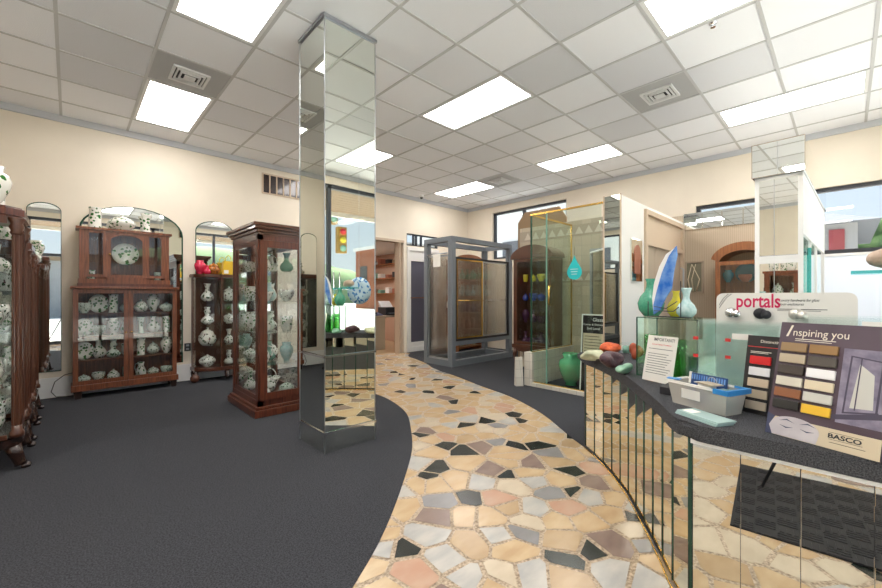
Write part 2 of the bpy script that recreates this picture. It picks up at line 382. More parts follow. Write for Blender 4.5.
# windows east
def window(name, x0, x1, y0, y1, z0, z1, mullions, fm='window_frame', gm='clear_glass'):
    w = tag(MB().build(name, fm), kind='structure'); bpy.data.objects.remove(w)
    mb = MB(); ring(mb, 'x', x0, x1, y0, y1, z0, z1, .05)
    for m_ in mullions: mb.box(x0, x1, m_-.03, m_+.03, z0+.05, z1-.05)
    w = struct(mb, name, fm); pane(MB(), 'x', (x0+x1)/2-.004, (x0+x1)/2+.004, y0+.05, y1-.05, z0+.05, z1-.05).build('window_pane', gm, w); return w
window('window_1', X1+.08, X1+.14, *W1, [4.85]); window('window_2', X1+.05, X1+.12, *W2, [])
mb = MB(); ring(mb, 'x', X1+.05, X1+.12, W2[0], .32, .5, W2[2], .03)
w = struct(mb, 'window_3', 'bright_white'); MB().box(X1+.07, X1+.08, W2[0]+.03, .29, .53, W2[2]-.03).build('window_pane', 'frosted', w)
# storefront on the street side
mb = MB(); FX = [XW2+.3, -2.6, X0, .55, 1.70, 3.22, 4.95, X1-.3]
for x in FX: mb.box(x-.03, x+.03, Y0-.10, Y0-.02, 0, 3.12)
mb.box(FX[0], FX[-1], Y0-.10, Y0-.02, 3.05, 3.12).box(X0, 1.70, Y0-.10, Y0-.02, 0, .08).box(FX[0], X0, Y0-.10, Y0-.02, .35, .41).box(1.70, FX[-1], Y0-.10, Y0-.02, .35, .41).box(X0, 1.70, Y0-.10, Y0-.02, 2.18, 2.25)
w = struct(mb, 'window_4', 'window_frame')
for a, b in zip(FX, FX[1:]): MB().box(a+.03, b-.03, Y0-.065, Y0-.057, .08 if X0 <= a < 1.69 else .41, 3.05).build('window_pane', 'clear_glass', w)
# transom over white door
mb = MB(); ring(mb, 'y', Y1+.02, Y1+.08, DW0, DW1, 2.27, 2.53, .025)
for x in (DW0+.22, DW0+.30, DW0+.44): mb.box(x-.012, x+.012, Y1+.02, Y1+.08, 2.29, 2.51)
w = struct(mb, 'window_5', 'window_frame'); MB().box(DW0+.02, DW1-.02, Y1+.045, Y1+.052, 2.29, 2.51).build('window_pane', 'clear_glass', w)
# white door with dark blind
mb = MB(); ring(mb, 'y', Y1-.03, Y1+.09, DW0, DW1, .01, DWZ, .07, .10)
w = struct(mb, 'door_1', 'white_paint')
mb = MB(); ring(mb, 'y', Y1+.0, Y1+.05, DW0+.07, DW1-.07, .11, 2.17, .05, .1, .22); mb.build('door_leaf', 'white_paint', w)
mb = MB()
for k in range(22):
    x = DW0+.125+k*.0305; mb.box(x, x+.026, Y1+.02, Y1+.026, .21, 1.95)
mb.build('door_blind', 'purple_blind', w)
MB().box(DW0+.09, DW1-.09, Y1-.03, Y1-.01, 1.15, 1.17).build('door_bar', 'chrome', w)
# office behind the doorway
mb = MB().box(3.2, 3.3, Y1+.12, 9.3, 0, 2.32).box(3.2, 6.3, 9.3, 9.4, 0, 2.32).box(6.2, 6.3, Y1+.12, 9.3, 0, 2.32); struct(mb, 'wall_office', 'office_wall')
struct(MB().box(3.2, 6.3, Y1+.12, 9.4, 2.32, 2.36), 'ceiling_office', 'ceiling_tile')
struct(MB().box(WD0-.05, WD0, Y1-.02, Y1+.12, 0, WDZ).box(WD0-.05, WD1, Y1-.02, Y1+.12, WDZ, WDZ+.05), 'trim_3', 'tan')
struct(MB().box(4.93, 4.955, Y1-.03, Y1+.14, 0, WDZ+.01), 'trim_4', 'tan')

# ------------------------------------------------------------------ FLOOR
curveL = [(-3.4,.62),(-2,.66),(-1.0,.72),(-.3,.84),(.35,1.10),(.837,1.395),(1.158,1.623),(1.563,1.98),(1.913,2.324),(2.193,2.678),(2.43,3.02),(2.56,3.32),(2.66,3.7),(2.69,4.1),(2.75,4.6),(2.95,5.3),(3.3,5.9),(3.8,6.42)]
curveR = [(2.93,1.42),(3.031,1.574),(3.2,1.787),(3.413,2.069),(3.60,2.386),(3.79,2.80),(3.92,3.278),(4.03,3.62),(4.15,4.0),(4.25,4.4),(4.36,4.75),(4.50,5.02),(4.62,5.3),(4.72,5.6),(4.85,6.0),(5.14,6.30),(5.14,6.42)]
def smooth(P, n=6):
    out = []
    for i in range(len(P)-1):
        p0 = P[max(i-1,0)]; p1 = P[i]; p2 = P[i+1]; p3 = P[min(i+2,len(P)-1)]
        for k in range(n):
            t = k/n; out.append(tuple(.5*((2*p1[c])+(-p0[c]+p2[c])*t+(2*p0[c]-5*p1[c]+4*p2[c]-p3[c])*t*t+(-p0[c]+3*p1[c]-3*p2[c]+p3[c])*t**3) for c in (0,1)))
    return out+[P[-1]]
cl = smooth(curveL); cr = smooth(curveR)
def xs_at(curve, y, hi):
    for a, b in zip(curve, curve[1:]):
        if min(a[1], b[1]) <= y <= max(a[1], b[1]) and abs(a[1]-b[1]) > 1e-6:
            return a[0]+(b[0]-a[0])*(y-a[1])/(b[1]-a[1])
    return hi
black = [(471.7,499),(405.8,549.5),(434.4,468.3),(427.8,477),(506.8,474.9),(570.5,470.5),(572.6,491.5),(443.6,445.4),(464,449.8),(538.4,443.3),(510,445),(566,560.5),(592,549),(488,420),(515.6,414.7),(476,392.8),(453,402),(421,435),(462,425),(436,380),(412,379),(402,392),(520,421),(447,387),(430,392),(413,366),(395,372)]
seeds = [(at(*p), 7) for p in black]
seeds += [(at(*p), 5) for p in [(553,492.4),(441,502.5),(495.8,442.8),(500,426.6),(557,455),(522,532),(452,412),(410,386),(600,460)]]
seeds += [(at(*p), 6) for p in [(491.4,469.6),(436.6,516.6),(528.8,463),(610,543),(596.8,483.6),(482,446),(445,398)]]
seeds += [(at(*p), 4) for p in [(498,499),(447.6,436.7),(568,509),(414.6,573.6),(597,468),(470,410)]]
seeds += [(at(*p), 3) for p in [(445,558),(498,536),(533,576),(428,534),(533,510),(592,497),(375,549),(470,580),(620,575),(560,425),(640,582)]]
rnd = random.Random(11); step = .138
yy = -.7
while yy < 6.5:
    xx = -3.2 if yy < 1.0 else -.8
    while xx < 5.4:
        p = (xx+rnd.uniform(-.10,.10), yy+rnd.uniform(-.10,.10)); xx += step
        if p[1] > 1.0 and p[0] < xs_at(cl, p[1], 0)-.3: continue
        if p[0] < -.8 and p[1] > .85: continue
        if p[1] > 1.4 and p[0] > xs_at(cr, p[1], 9)+.3: continue
        if p[1] < 1.42 and p[0] > 3.1: continue
        if min((p[0]-q[0][0])**2+(p[1]-q[0][1])**2 for q in seeds[:61]) < .10**2: continue
        if rnd.random() < .10: continue
        if any((p[0]-q[0][0])**2+(p[1]-q[0][1])**2 < .075**2 for q in seeds[-140:]): continue
        seeds.append((p, rnd.choices(range(9), (32,26,17,12,4,1.6,1.6,1,5))[0]))
    yy += step
WT = {7:-.016, 5:-.006}
mb = MB()
grid = {}
for k, (p, c) in enumerate(seeds): grid.setdefault((int(p[0]//.4), int(p[1]//.4)), []).append(k)
for k, (p, c) in enumerate(seeds):
    poly = [(p[0]-.24,p[1]-.24),(p[0]+.24,p[1]-.24),(p[0]+.24,p[1]+.24),(p[0]-.24,p[1]+.24)]
    gx, gy = int(p[0]//.4), int(p[1]//.4); g = rnd.uniform(.002,.009)
    for a in (-1,0,1):
        for b in (-1,0,1):
            for q in grid.get((gx+a, gy+b), ()):
                if q == k: continue
                s_ = seeds[q][0]; dx, dy = s_[0]-p[0], s_[1]-p[1]; L = math.hypot(dx, dy)
                if L > .46: continue
                nx, ny = dx/L, dy/L; dd = L/2-g+(WT.get(c, 0)-WT.get(seeds[q][1], 0)); out = []
                for i in range(len(poly)):
                    A, B = poly[i], poly[(i+1) % len(poly)]
                    da = (A[0]-p[0])*nx+(A[1]-p[1])*ny-dd; db = (B[0]-p[0])*nx+(B[1]-p[1])*ny-dd
                    if da <= 0: out.append(A)
                    if da*db < 0: t = da/(da-db); out.append((A[0]+(B[0]-A[0])*t, A[1]+(B[1]-A[1])*t))
                poly = out
                if len(poly) < 3: break
            if len(poly) < 3: break
        if len(poly) < 3: break
    if len(poly) < 3: continue
    # merge tiny edges, jitter corners a little so the slabs look hand broken
    pp = []
    for q in poly:
        if not pp or math.hypot(q[0]-pp[-1][0], q[1]-pp[-1][1]) > .022: pp.append(q)
    if len(pp) > 3 and math.hypot(pp[0][0]-pp[-1][0], pp[0][1]-pp[-1][1]) < .022: pp.pop()
    if len(pp) < 3: continue
    cx, cy = sum(q[0] for q in pp)/len(pp), sum(q[1] for q in pp)/len(pp)
    pp = [(cx+(q[0]-cx)*rnd.uniform(.90,1.0), cy+(q[1]-cy)*rnd.uniform(.90,1.0)) for q in pp]
    pp = [(min(max(q[0],XW2),9),max(q[1],Y0)) for q in pp]
    f = mb.bm.faces.new([mb.bm.verts.new((q[0], q[1], .0015)) for q in pp]); f.material_index = c+1
mb.mi = 0; mb.box(XW2-.1, X1+.2, Y0-.1, 9.4, -.12, 0)
fl = struct(mb, 'floor', ['grout']+SM)
for f in fl.data.polygons: pass
# carpet, left and right of the stone path
mb = MB()
left = cl; left = [(XW2, left[0][1])]+left+[(X0, Y1),(X0, YW2),(XW2, YW2)]
mb.prism(left, .0005, .006)
right = cr+[(X1, Y1),(X1, Y0),(1.72, Y0),(1.72,.42),(1.9,.55),(2.12,.70),(2.45,.93),(2.72,1.18)]
mb.prism(right, .0005, .006)
struct(mb, 'floor_carpet', 'carpet')
struct(MB().box(3.3, 6.2, Y1+.13, 9.28, 0, .004), 'floor_office', 'stone_sand')

# ------------------------------------------------------------------ ceiling fittings
ln = {(-6,-4):'lit ceiling panel seen only in the mirrored display tower', (-6,0):'lit ceiling panel above the far cabinet seen in mirrors', (-2,-4):'lit ceiling panel over the entrance door mat',(-2,0):'long lit ceiling panel near the entrance, above the dark carpet, cut by top edge', (-2,4):'lit ceiling panel above the left wall, beside a grey vent tile', (2,-4):'lit ceiling panel cut off by the top edge, above the counter', (2,0):'lit ceiling panel just right of the mirrored column top', (2,4):'lit ceiling panel half hidden behind the mirrored column', (6,-4):'long lit ceiling panel at the right above the mirrored display tower', (6,0):'narrow lit ceiling panel above the glass shower display', (6,4):'farthest lit ceiling panel, above the grey display frame'}
for i, j in lights:
    x0, y0 = GX+i*T, GY+j*T
    t = thing('ceiling_light', ln[(i,j)], 'ceiling light', (x0+T/2, y0+T, ZC-.004), group='recessed light panels in the ceiling')
    mb = MB(); ring_pts = (x0+.012, x0+T-.012, y0+.012, y0+2*T-.012)
    a,b,c,d = ring_pts; mb.box(a, a+.03, c, d, ZC-.004, ZC+.02).box(b-.03, b, c, d, ZC-.004, ZC+.02).box(a+.03, b-.03, c, c+.03, ZC-.004, ZC+.02).box(a+.03, b-.03, d-.03, d, ZC-.004, ZC+.02)
    mb.box(a, b, c, d, ZC+.05, ZC+.06); mb.build('light_frame', 'vent_white', t)
    MB().box(a+.03, b-.03, c+.03, d-.03, ZC+.002, ZC+.008).build('diffuser', 'diffuser', t)
vl = {(-2,3):'square metal ceiling vent next to the lit panel at upper left', (4,-2):'square metal ceiling vent in grey tile at upper right', (6,3):'small far ceiling vent beside the farthest lit panel'}
for i, j in vents:
    cx, cy = GX+(i+.5)*T, GY+(j+.5)*T
    t = thing('ceiling_vent', vl[(i,j)], 'vent', (cx, cy, ZC), group='metal vents in the ceiling')
    mb = MB()
    for k, s_ in enumerate((.15,.115,.082)):
        z = ZC-.012-.004*k; w_ = .022 if k == 0 else .012
        mb.box(cx-s_, cx-s_+w_, cy-s_, cy+s_, z-.006, ZC-.0005).box(cx+s_-w_, cx+s_, cy-s_, cy+s_, z-.006, ZC-.0005).box(cx-s_+w_, cx+s_-w_, cy-s_, cy-s_+w_, z-.006, ZC-.0005).box(cx-s_+w_, cx+s_-w_, cy+s_-w_, cy+s_, z-.006, ZC-.0005)
    mb.build('louver', 'vent_white', t); MB().box(cx-.135, cx+.135, cy-.135, cy+.135, ZC-.004, ZC-.0008).build('duct_backing', 'black', t)
    MB().box(cx-.045, cx+.045, cy-.045, cy+.045, ZC-.028, ZC-.018).build('center_plate', 'vent_white', t)
sx, sy = at(440, 6, ZC)
p = at(497+160/4.9, 132/4.9, ZC)
t = thing('sprinkler', 'tiny chrome sprinkler head on the ceiling beside the upper right light', 'sprinkler', (GX+3.07*T, GY-2.55*T, ZC)); x, y = t.location[:2]
MB().lathe([(.028,0),(.028,-.006),(.012,-.008),(.008,-.03),(.018,-.033),(.018,-.036)], x, y, ZC, 12).build('head', 'chrome', t)
p = at(421.5, 198.6, ZC-.07)
t = thing('security_camera', 'small white dome camera under the ceiling near far left corner', 'camera', (p[0], p[1], ZC))
MB().lathe([(.05,-.001),(.05,-.03),(.035,-.045)], p[0], p[1], ZC, 16).build('base', 'bright_white', t)
MB().lathe([(.034,-.045),(.03,-.065),(.015,-.078),(.001,-.08)], p[0], p[1], ZC, 16).build('lens_dome', 'black', t)
# wall grille
t = thing('wall_grille', 'dark slotted air return grille high on the cream wall', 'vent', (2.52, Y1, 2.83))
mb = MB(); ring(mb, 'y', Y1-.015, Y1-.001, 2.20, 2.86, 2.83, 3.16, .022)
for x in (2.32,2.43,2.54,2.65,2.76): mb.box(x-.010, x+.010, Y1-.015, Y1-.001, 2.85, 3.14)
mb.build('grille_frame', 'tan', t)
mb = MB().box(2.21, 2.85, Y1-.006, Y1-.0015, 2.84, 3.15); mb.build('backing', 'dark_oak', t)
# outlet and cord
t = thing('wall_outlet', 'black wall outlet low on wall between two cabinets', 'outlet', (1.195, Y1, .40))
MB().box(1.155, 1.235, Y1-.008, Y1-.001, .42, .53, .003).build('cover_plate', 'soft_black', t)
for z in (.45,.50): MB().box(1.178, 1.212, Y1-.012, Y1-.008, z-.013, z+.013).build('socket', 'steel', t)
solo(MB().tube([(.05,6.405,.28),(-.05,6.40,.26),(-.13,6.395,.19),(-.16,6.38,.08),(-.12,6.36,.02),(.0,6.33,.012),(.1,6.33,.012)], .004), 'extension_cable', 'cable', 'thin black cord looping down white baseboard beside double-door cabinet', 'cord')

# ------------------------------------------------------------------ arched wall mirrors
def arch_mirror(x0, x1, z0, z1, label, hide=False):
    rise = (x1-x0)/2*.62; n = 16; cx = (x0+x1)/2
    pts = [(x0, z0), (x1, z0)] + [(cx+(x1-x0)/2*math.cos(math.pi*k/n), z1-rise+rise*math.sin(math.pi*k/n)) for k in range(n+1)]
    t = thing('wall_mirror', label, 'mirror', (cx, Y1, z0), group='arched mirrors on the cream wall')
    MB().prism(pts, Y1-.010, Y1-.001, 'xz').build('backing', 'green_edge', t)
    q = [(cx+(a-cx)*.965, z0+(b-z0)*.99+.008) for a, b in pts]
    MB().prism(q, Y1-.014, Y1-.010, 'xz').build('mirror_glass', 'mirror_clear', t)
arch_mirror(-.36, -.075, .31, 2.28, 'narrow arched wall mirror left of the double-door cabinet')
arch_mirror(.075, 1.14, .27, 2.35, 'wide arched wall mirror behind the double-door cabinet')
arch_mirror(1.29, 1.79, .27, 2.29, 'arched wall mirror behind the bow cabinet with coloured glass')

# ------------------------------------------------------------------ vases and dishes
PROF = {
 'bottle': [(.0,0),(.20,0),(.24,.02),(.36,.14),(.38,.26),(.30,.42),(.16,.55),(.12,.66),(.13,.80),(.19,.94),(.22,1),(.17,.97),(.10,.80)],
 'gourd': [(.0,0),(.20,0),(.36,.10),(.40,.22),(.30,.36),(.16,.46),(.13,.56),(.20,.68),(.21,.76),(.14,.86),(.20,1),(.15,.97)],
 'urn': [(.0,0),(.18,0),(.15,.06),(.24,.18),(.34,.42),(.38,.62),(.34,.78),(.22,.86),(.26,1),(.20,.98)],
 'cylinder': [(.0,0),(.25,0),(.25,.03),(.23,.1),(.23,.9),(.26,.98),(.26,1),(.22,1),(.21,.1),(0,.08)],
 'flare': [(.0,0),(.17,0),(.16,.05),(.13,.3),(.14,.6),(.20,.9),(.23,1),(.19,.98),(.12,.6)],
 'bowl': [(.0,0),(.35,0),(.36,.08),(.62,.42),(.74,.72),(.70,1),(.64,.97),(.6,.5),(0,.15)],
 'jar': [(.0,0),(.30,0),(.46,.14),(.54,.34),(.50,.54),(.38,.64),(.40,.68),(.30,.80),(.10,.88),(.06,.91),(.09,.95),(.07,1),(0,1)],
 'tureen': [(.0,0),(.34,0),(.34,.06),(.62,.24),(.74,.46),(.70,.58),(.52,.76),(.24,.88),(.08,.92),(.10,.97),(.04,1),(0,1)],
 'cup': [(.0,0),(.28,0),(.30,.05),(.40,.3),(.42,.7),(.46,1),(.43,1),(.38,.6),(0,.12)],
 'pear': [(.0,0),(.24,0),(.38,.16),(.42,.34),(.34,.52),(.20,.66),(.15,.78),(.14,.9),(.18,1),(.12,.98)],
}
MC = {}
def vase(kind, x, y, z, h, m, label, cat='vase', group=None, name=None, wid=1, rz=None):
    key = (kind, m)
    if key not in MC:
        mb = MB()
        if kind == 'plate':   # standing disc facing -Y
            mb.lathe([(0,0),(.3,-.0),(.5,-.07),(.5,-.05),(.3,.02),(0,.03)], 0, 0, .5, 28, axis='y')
        elif kind == 'pitcher':
            mb.lathe([(0,0),(.2,0),(.33,.15),(.36,.35),(.26,.6),(.18,.75),(.24,1),(.18,.97)], seg=24)
            mb.tube([(.25,0,.88),(.45,0,.85),(.52,0,.6),(.44,0,.38),(.32,0,.32)], .035, 8)
        elif kind == 'basket':
            mb.lathe([(0,0),(.3,0),(.38,.12),(.5,.35),(.58,.5),(.55,.5),(.45,.3),(0,.1)], seg=24)
            mb.tube([(-.55,0,.48),(-.45,0,.8),(-.2,0,.97),(0,0,1),(.2,0,.97),(.45,0,.8),(.55,0,.48)], .03, 8)
        else: mb.lathe(PROF[kind], seg=24)
        o = mb.build(name or 'vase', m); MC[key] = o.data; bpy.data.objects.remove(o)
    nm = name or {'bowl':'bowl','jar':'lidded_jar','tureen':'tureen','cup':'cup','plate':'plate','pitcher':'pitcher','basket':'basket'}.get(kind, 'vase')
    o = bpy.data.objects.new(nm, MC[key]); C.objects.link(o); o.location = (x, y, z); o.scale = (h*wid, h*wid, h); o.rotation_euler[2] = rz if rz is not None else random.uniform(0, 6.28) if kind != 'plate' else 0
    return tag(o, label, cat, group)
KN = {'bottle':'narrow-necked vase','gourd':'double-bulb vase','urn':'shouldered vase','cylinder':'straight cylindrical vase','flare':'slim flared vase','bowl':'open bowl','jar':'lidded jar','tureen':'squat lidded tureen','cup':'round cup','pear':'pear-shaped vase','plate':'standing plate','pitcher':'handled pitcher','basket':'handled basket'}
KC = {'bowl':'bowl','jar':'jar','tureen':'tureen','cup':'cup','plate':'plate','pitcher':'pitcher','basket':'basket'}

def door_glazed(parent, plane, c0, c1, a0, a1, z0, z1, w, m, knob=None, arch=False, mg='cab_glass'):
    mb = MB(); ring(mb, plane, c0, c1, a0, a1, z0, z1, w)
    if arch:
        cx = (a0+a1)/2; hw = (a1-a0)/2-w; n = 14; rr = .07
        top = [(a0+w, z1-w), (a1-w, z1-w)] + [(cx+hw*math.cos(math.pi*k/n), z1-w-rr-.005+rr*math.sin(math.pi*k/n)) for k in range(n+1)]
        mb.prism(top, c0, c1, 'xz' if plane == 'y' else 'yz')
    d = mb.build('door', m, parent)
    cc = (c0+c1)/2; pane(MB(), plane, cc-.002, cc+.002, a0+w, a1-w, z0+w, z1-w).build('glass_pane', mg, d)
    if knob:
        a, z = knob; s_ = -1
        if plane == 'y': MB().lathe([(.004,0),(.004,-.012),(.010,-.018),(.008,-.026),(0,-.028)], a, c0, z, 10, axis='y').build('door_knob', 'gold', d)
        else: MB().lathe([(.004,0),(.004,-.012),(.010,-.018),(.008,-.026),(0,-.028)], c0, a, z, 10, axis='x').build('door_knob', 'gold', d)
    return d

# ---- double door cabinet with hutch, left wall
t = thing('display_cabinet', 'red-brown double-door glass cabinet full of ivy china, against the left wall', 'cabinet', (.52, 6.27, 0))
x0, x1, yf, yb = .02, 1.02, 6.12, 6.40
z0 = .14
mb = MB().box(x0, x0+.03, yf+.02, yb, z0, 1.28).box(x1-.03, x1, yf+.02, yb, z0, 1.28).box(x0-.015, x1+.015, yf-.02, yb, z0-.05, z0+.02, .006).box(x0-.02, x1+.02, yf-.03, yb, 1.28, 1.31, .005).box(x0+.03, x1-.03, yb-.012, yb, z0, 1.28).box(.508, .532, yf+.02, yf+.05, z0, 1.28)
mb.build('body', 'cherry', t)
for k in (0,1): 
    a0 = x0+.002+k*.499; door_glazed(t, 'y', yf-.002, yf+.018, a0, a0+.497, z0+.022, 1.275, .045, 'cherry', (.495 if k == 0 else .545, .75))
SH = [z0+.02, .44, .72, .99]
for z in SH[1:]: MB().box(x0+.03, x1-.03, yf+.03, yb-.012, z-.012, z).build('shelf', 'cherry', t)
for a in (x0+.02, x1-.06):
    for b in (yf-.01, yb-.06): MB().prism([(a,.0065),(a+.05,.0065),(a+.06,z0-.05),(a-.015,z0-.05)], b, b+.05, 'xz').build('foot', 'dark_oak', t)
MB().box(x0+.04, x1-.04, yf+.01, yb, 1.31, 1.345).build('hutch_base', 'mahogany', t)
hx0, hx1, hf = .075, .94, 6.16
mb = MB().box(hx0, hx0+.025, hf+.02, yb, 1.345, 1.98).box(hx1-.025, hx1, hf+.02, yb, 1.345, 1.98).box(hx0-.03, hx1+.03, hf-.02, yb, 1.98, 2.01, .005).box(hx0+.025, hx1-.025, yb-.01, yb, 1.345, 1.98).box(hx0-.01, hx0+.25, hf-.015, hf+.02, 1.345, 1.40).box(hx0+.24, hx1-.24, hf-.025, hf+.02, 1.345, 1.42).box(hx1-.25, hx1+.01, hf-.015, hf+.02, 1.345, 1.40)
mb.box(hx0, hx0+.05, hf, hf+.02, 1.40, 1.98).box(hx1-.05, hx1, hf, hf+.02, 1.40, 1.98)
mb.build('hutch_body', 'cherry', t)
for (a, b, kn, ar) in ((hx0+.05,hx0+.245,None,False),(hx0+.245,hx1-.245,(hx0+.27,1.7),True),(hx1-.245,hx1-.05,None,False)):
    door_glazed(t, 'y', hf-.002, hf+.018, a, b, 1.42, 1.98, .035, 'cherry', kn, ar)
MB().box(hx0+.03, hx1-.03, hf+.04, yb-.015, 1.58, 1.585).build('hutch_shelf', 'cab_glass', t)
rows = [(['tureen','bowl','jar','cup','pitcher','tureen','bowl'], .17), (['plate','pear','gourd','cup','cylinder','jar','urn'], .19), (['plate','bowl','urn','pitcher','flare','pear','cylinder'], .185), (['bowl','plate','cylinder','bottle','jar','urn','tureen'], .20)]
pn = ['far left end','left side','left of the middle','middle','right of the middle','right side','far right end']; sn = ['bottom','second','third','top']
for r_, (ks, h) in enumerate(rows):
    for c_, k in enumerate(ks):
        hh = h*(.62 if k in ('bowl','tureen') else .8 if k in ('jar','cup') else 1.12)
        vase(k, x0+.095+c_*.135, 6.27+(.04 if c_ % 2 else -.02), SH[r_]+.001, hh, 'ivy_white' if (c_+r_) % 3 else 'floral_green',
             '%s with leaf pattern, %s of %s shelf in double-door cabinet' % (KN[k], pn[c_], sn[r_]), KC.get(k, 'vase'), 'ivy china in the double-door cabinet', wid=.85)
vase('plate', .505, 6.30, 1.587, .27, 'ivy_white', 'upright ivy plate behind the arched glass of the cabinet top', 'plate', 'china in the upper hutch')
vase('bowl', .505, 6.28, 1.421-.02+.001-.056, .10, 'ivy_white', 'low ivy bowl below the plate behind the arched glass', 'bowl', 'china in the upper hutch')
vase('cylinder', .18, 6.27, 1.346, .16, 'ivy_white', 'ivy vase behind the left narrow pane of the cabinet top', 'vase', 'china in the upper hutch')
vase('cylinder', .83, 6.27, 1.346, .16, 'floral_green', 'ivy vase behind the right narrow pane of the cabinet top', 'vase', 'china in the upper hutch')
vase('cylinder', .22, 6.27, 2.011, .25, 'ivy_white', 'tall cylindrical ivy vase on top of the double-door cabinet, left end', 'vase', 'china on top of the double-door cabinet')
vase('tureen', .47, 6.27, 2.011, .19, 'ivy_white', 'wide round ivy bowl in middle on top of double-door cabinet', 'bowl', 'china on top of the double-door cabinet')
vase('flare', .715, 6.27, 2.011, .245, 'ivy_white', 'slim ivy vase on top of double-door cabinet, right end', 'vase', 'china on top of the double-door cabinet', wid=1.1)

# ---- bow cabinet with claw feet (cab 3)
t = thing('bow_cabinet', 'dark wooden bow-front cabinet of floral vases beside the tall curio', 'cabinet', (1.67, 6.27, 0))
def bow(x0, x1, yb, d, grow=0):
    n = 12; cx = (x0+x1)/2
    return [(x0-grow, yb), (x1+grow, yb)] + [(cx+(x1-x0+2*grow)/2*math.cos(math.pi*k/n), yb-.06-(d-.06+grow)*math.sin(math.pi*k/n)**.6) for k in range(n+1)]
bx0, bx1 = 1.24, 2.10
for nm, zz, zt, g in (('base', .15, .20, .02), ('top', 1.455, 1.50, .03)): MB().prism(bow(bx0, bx1, 6.40, .32, g), zz, zt, bev=.006).build(nm, 'walnut', t)
MB().box(bx0, bx1, 6.385, 6.40, .20, 1.455).build('back_panel', 'walnut', t)
for x, y in ((bx0+.012,6.33),(bx0+.012,6.39),(1.55,6.105),(1.79,6.105),(bx1-.012,6.33)): MB().box(x-.018, x+.018, y-.018 if y < 6.38 else 6.36, y+.018 if y < 6.38 else 6.385, .20, 1.455).build('post', 'walnut', t)
BS = [.20, .50, .80, 1.12]
for z in BS[1:]: MB().prism(bow(bx0+.02, bx1-.02, 6.38, .27), z-.006, z).build('shelf', 'cab_glass', t)
pts = bow(bx0, bx1, 6.40, .32)[2:]
mb = MB()
for a, b in zip(pts[:-1], pts[1:]):
    mb.bm.faces.new([mb.bm.verts.new(q) for q in ((a[0],a[1],.20),(b[0],b[1],.20),(b[0],b[1],1.455),(a[0],a[1],1.455))])
    
g = mb.build('curved_glass', 'cab_glass', t); md = g.modifiers.new('s', 'SOLIDIFY'); md.thickness = .004
for x, y in ((bx0+.02,6.20),(1.63,6.10),(bx1-.04,6.20),(bx0+.03,6.37),(bx1-.04,6.37)):
    MB().tube([(x,y+.02,.15),(x-.015,y-.005,.12),(x-.02,y-.03,.07),(x-.01,y-.045,.032)], [.028,.034,.026,.022], 10).build('foot', 'dark_oak', t)
MB().lathe([(0,-.02),(.05,-.02),(.058,0),(.05,.02),(0,.02)], bx0-.01, 6.15, .066, 18, axis='y').build('scroll_foot', 'walnut', t)
cab3 = [('tureen', .17), ('jar', .25), ('gourd', .24), ('bottle', .25)]
for r_, (k, h) in enumerate(cab3):
    vase(k, 1.40, 6.24, BS[r_]+.001, h, 'floral_cream', '%s with floral pattern, %s shelf of the bow cabinet, left' % (KN[k], sn[r_]), KC.get(k,'vase'), 'floral china in the bow cabinet', wid=.85)
    k2 = cab3[(r_+2) % 4]; vase(k2[0], 1.68, 6.25, BS[r_]+.001, k2[1]*.85, 'floral_cream', '%s with floral pattern, %s shelf of the bow cabinet, centre' % (KN[k2[0]], sn[r_]), KC.get(k2[0],'vase'), 'floral china in the bow cabinet', wid=.85)
    k2 = cab3[(r_+1) % 4]; vase(k2[0], 1.92, 6.27, BS[r_]+.001, k2[1]*.8, 'ivy_white', '%s with ivy pattern, %s shelf of the bow cabinet, right' % (KN[k2[0]], sn[r_]), KC.get(k2[0],'vase'), 'floral china in the bow cabinet', wid=.85)
vase('urn', 1.31, 6.23, 1.501, .19, 'red_glass', 'ruby red glass vase on top of the bow cabinet', 'vase')
vase('pear', 1.385, 6.18, 1.501, .12, 'red_glass', 'small ruby red glass vase beside a larger red one', 'vase')
vase('jar', 1.47, 6.22, 1.501, .17, 'amber', 'amber and black lidded jar on top of the bow cabinet', 'jar')
solo(MB().box(1.40,1.52,6.29,6.35,1.5005,1.60,.01), 'amber_box', 'amber', 'amber patterned box behind the amber jar on the bow cabinet', 'box')
t = thing('gift_bag', 'bright yellow bag with handles on top of the bow cabinet', 'bag', (1.66, 6.25, 1.501))
MB().prism([(1.58,1.501),(1.76,1.501),(1.74,1.70),(1.60,1.70)], 6.20, 6.28, 'xz', .006).build('body', 'yellow_box', t)
MB().tube([(1.63,6.24,1.70),(1.64,6.24,1.76),(1.67,6.24,1.79),(1.70,6.24,1.76),(1.71,6.24,1.70)], .005).build('handle', 'yellow_glass', t)
mb = MB().box(1.60, 1.66, 6.193, 6.1965, 1.52, 1.57); mb.build('price_tag', 'paper', t)

# ---- tall curio cabinet
t = thing('curio_cabinet', 'tall freestanding reddish wood curio with glass sides beside the mirrored column', 'cabinet', (1.55, 4.38, 0))
cx0, cx1, cy0, cy1 = 1.33, 1.80, 3.98, 4.80
mb = MB().box(cx0-.045, cx1+.045, cy0-.045, cy1+.045, .0065, .075, .012).box(cx0-.025, cx1+.025, cy0-.025, cy1+.025, .075, .105, .01); mb.build('plinth', 'mahogany', t)
mb = MB()
for a in (cx0, cx1-.05):
    for b in (cy0, cy1-.05): mb.box(a, a+.05, b, b+.05, .105, 1.80)
mb.box(cx0, cx1, cy0, cy1, .105, .16).box(cx0, cx1, cy0, cy1, 1.75, 1.80); mb.build('frame', 'mahogany', t)
mb = MB()
for k, (e, z) in enumerate(((.0,1.80),(.018,1.825),(.04,1.855),(.055,1.885))): mb.box(cx0-e, cx1+e, cy0-e, cy1+e, z, z+.03, .006)
mb.build('cornice', 'walnut', t)
door_glazed(t, 'y', cy0-.022, cy0-.002, cx0+.01, cx1-.01, .165, 1.745, .07, 'mahogany')
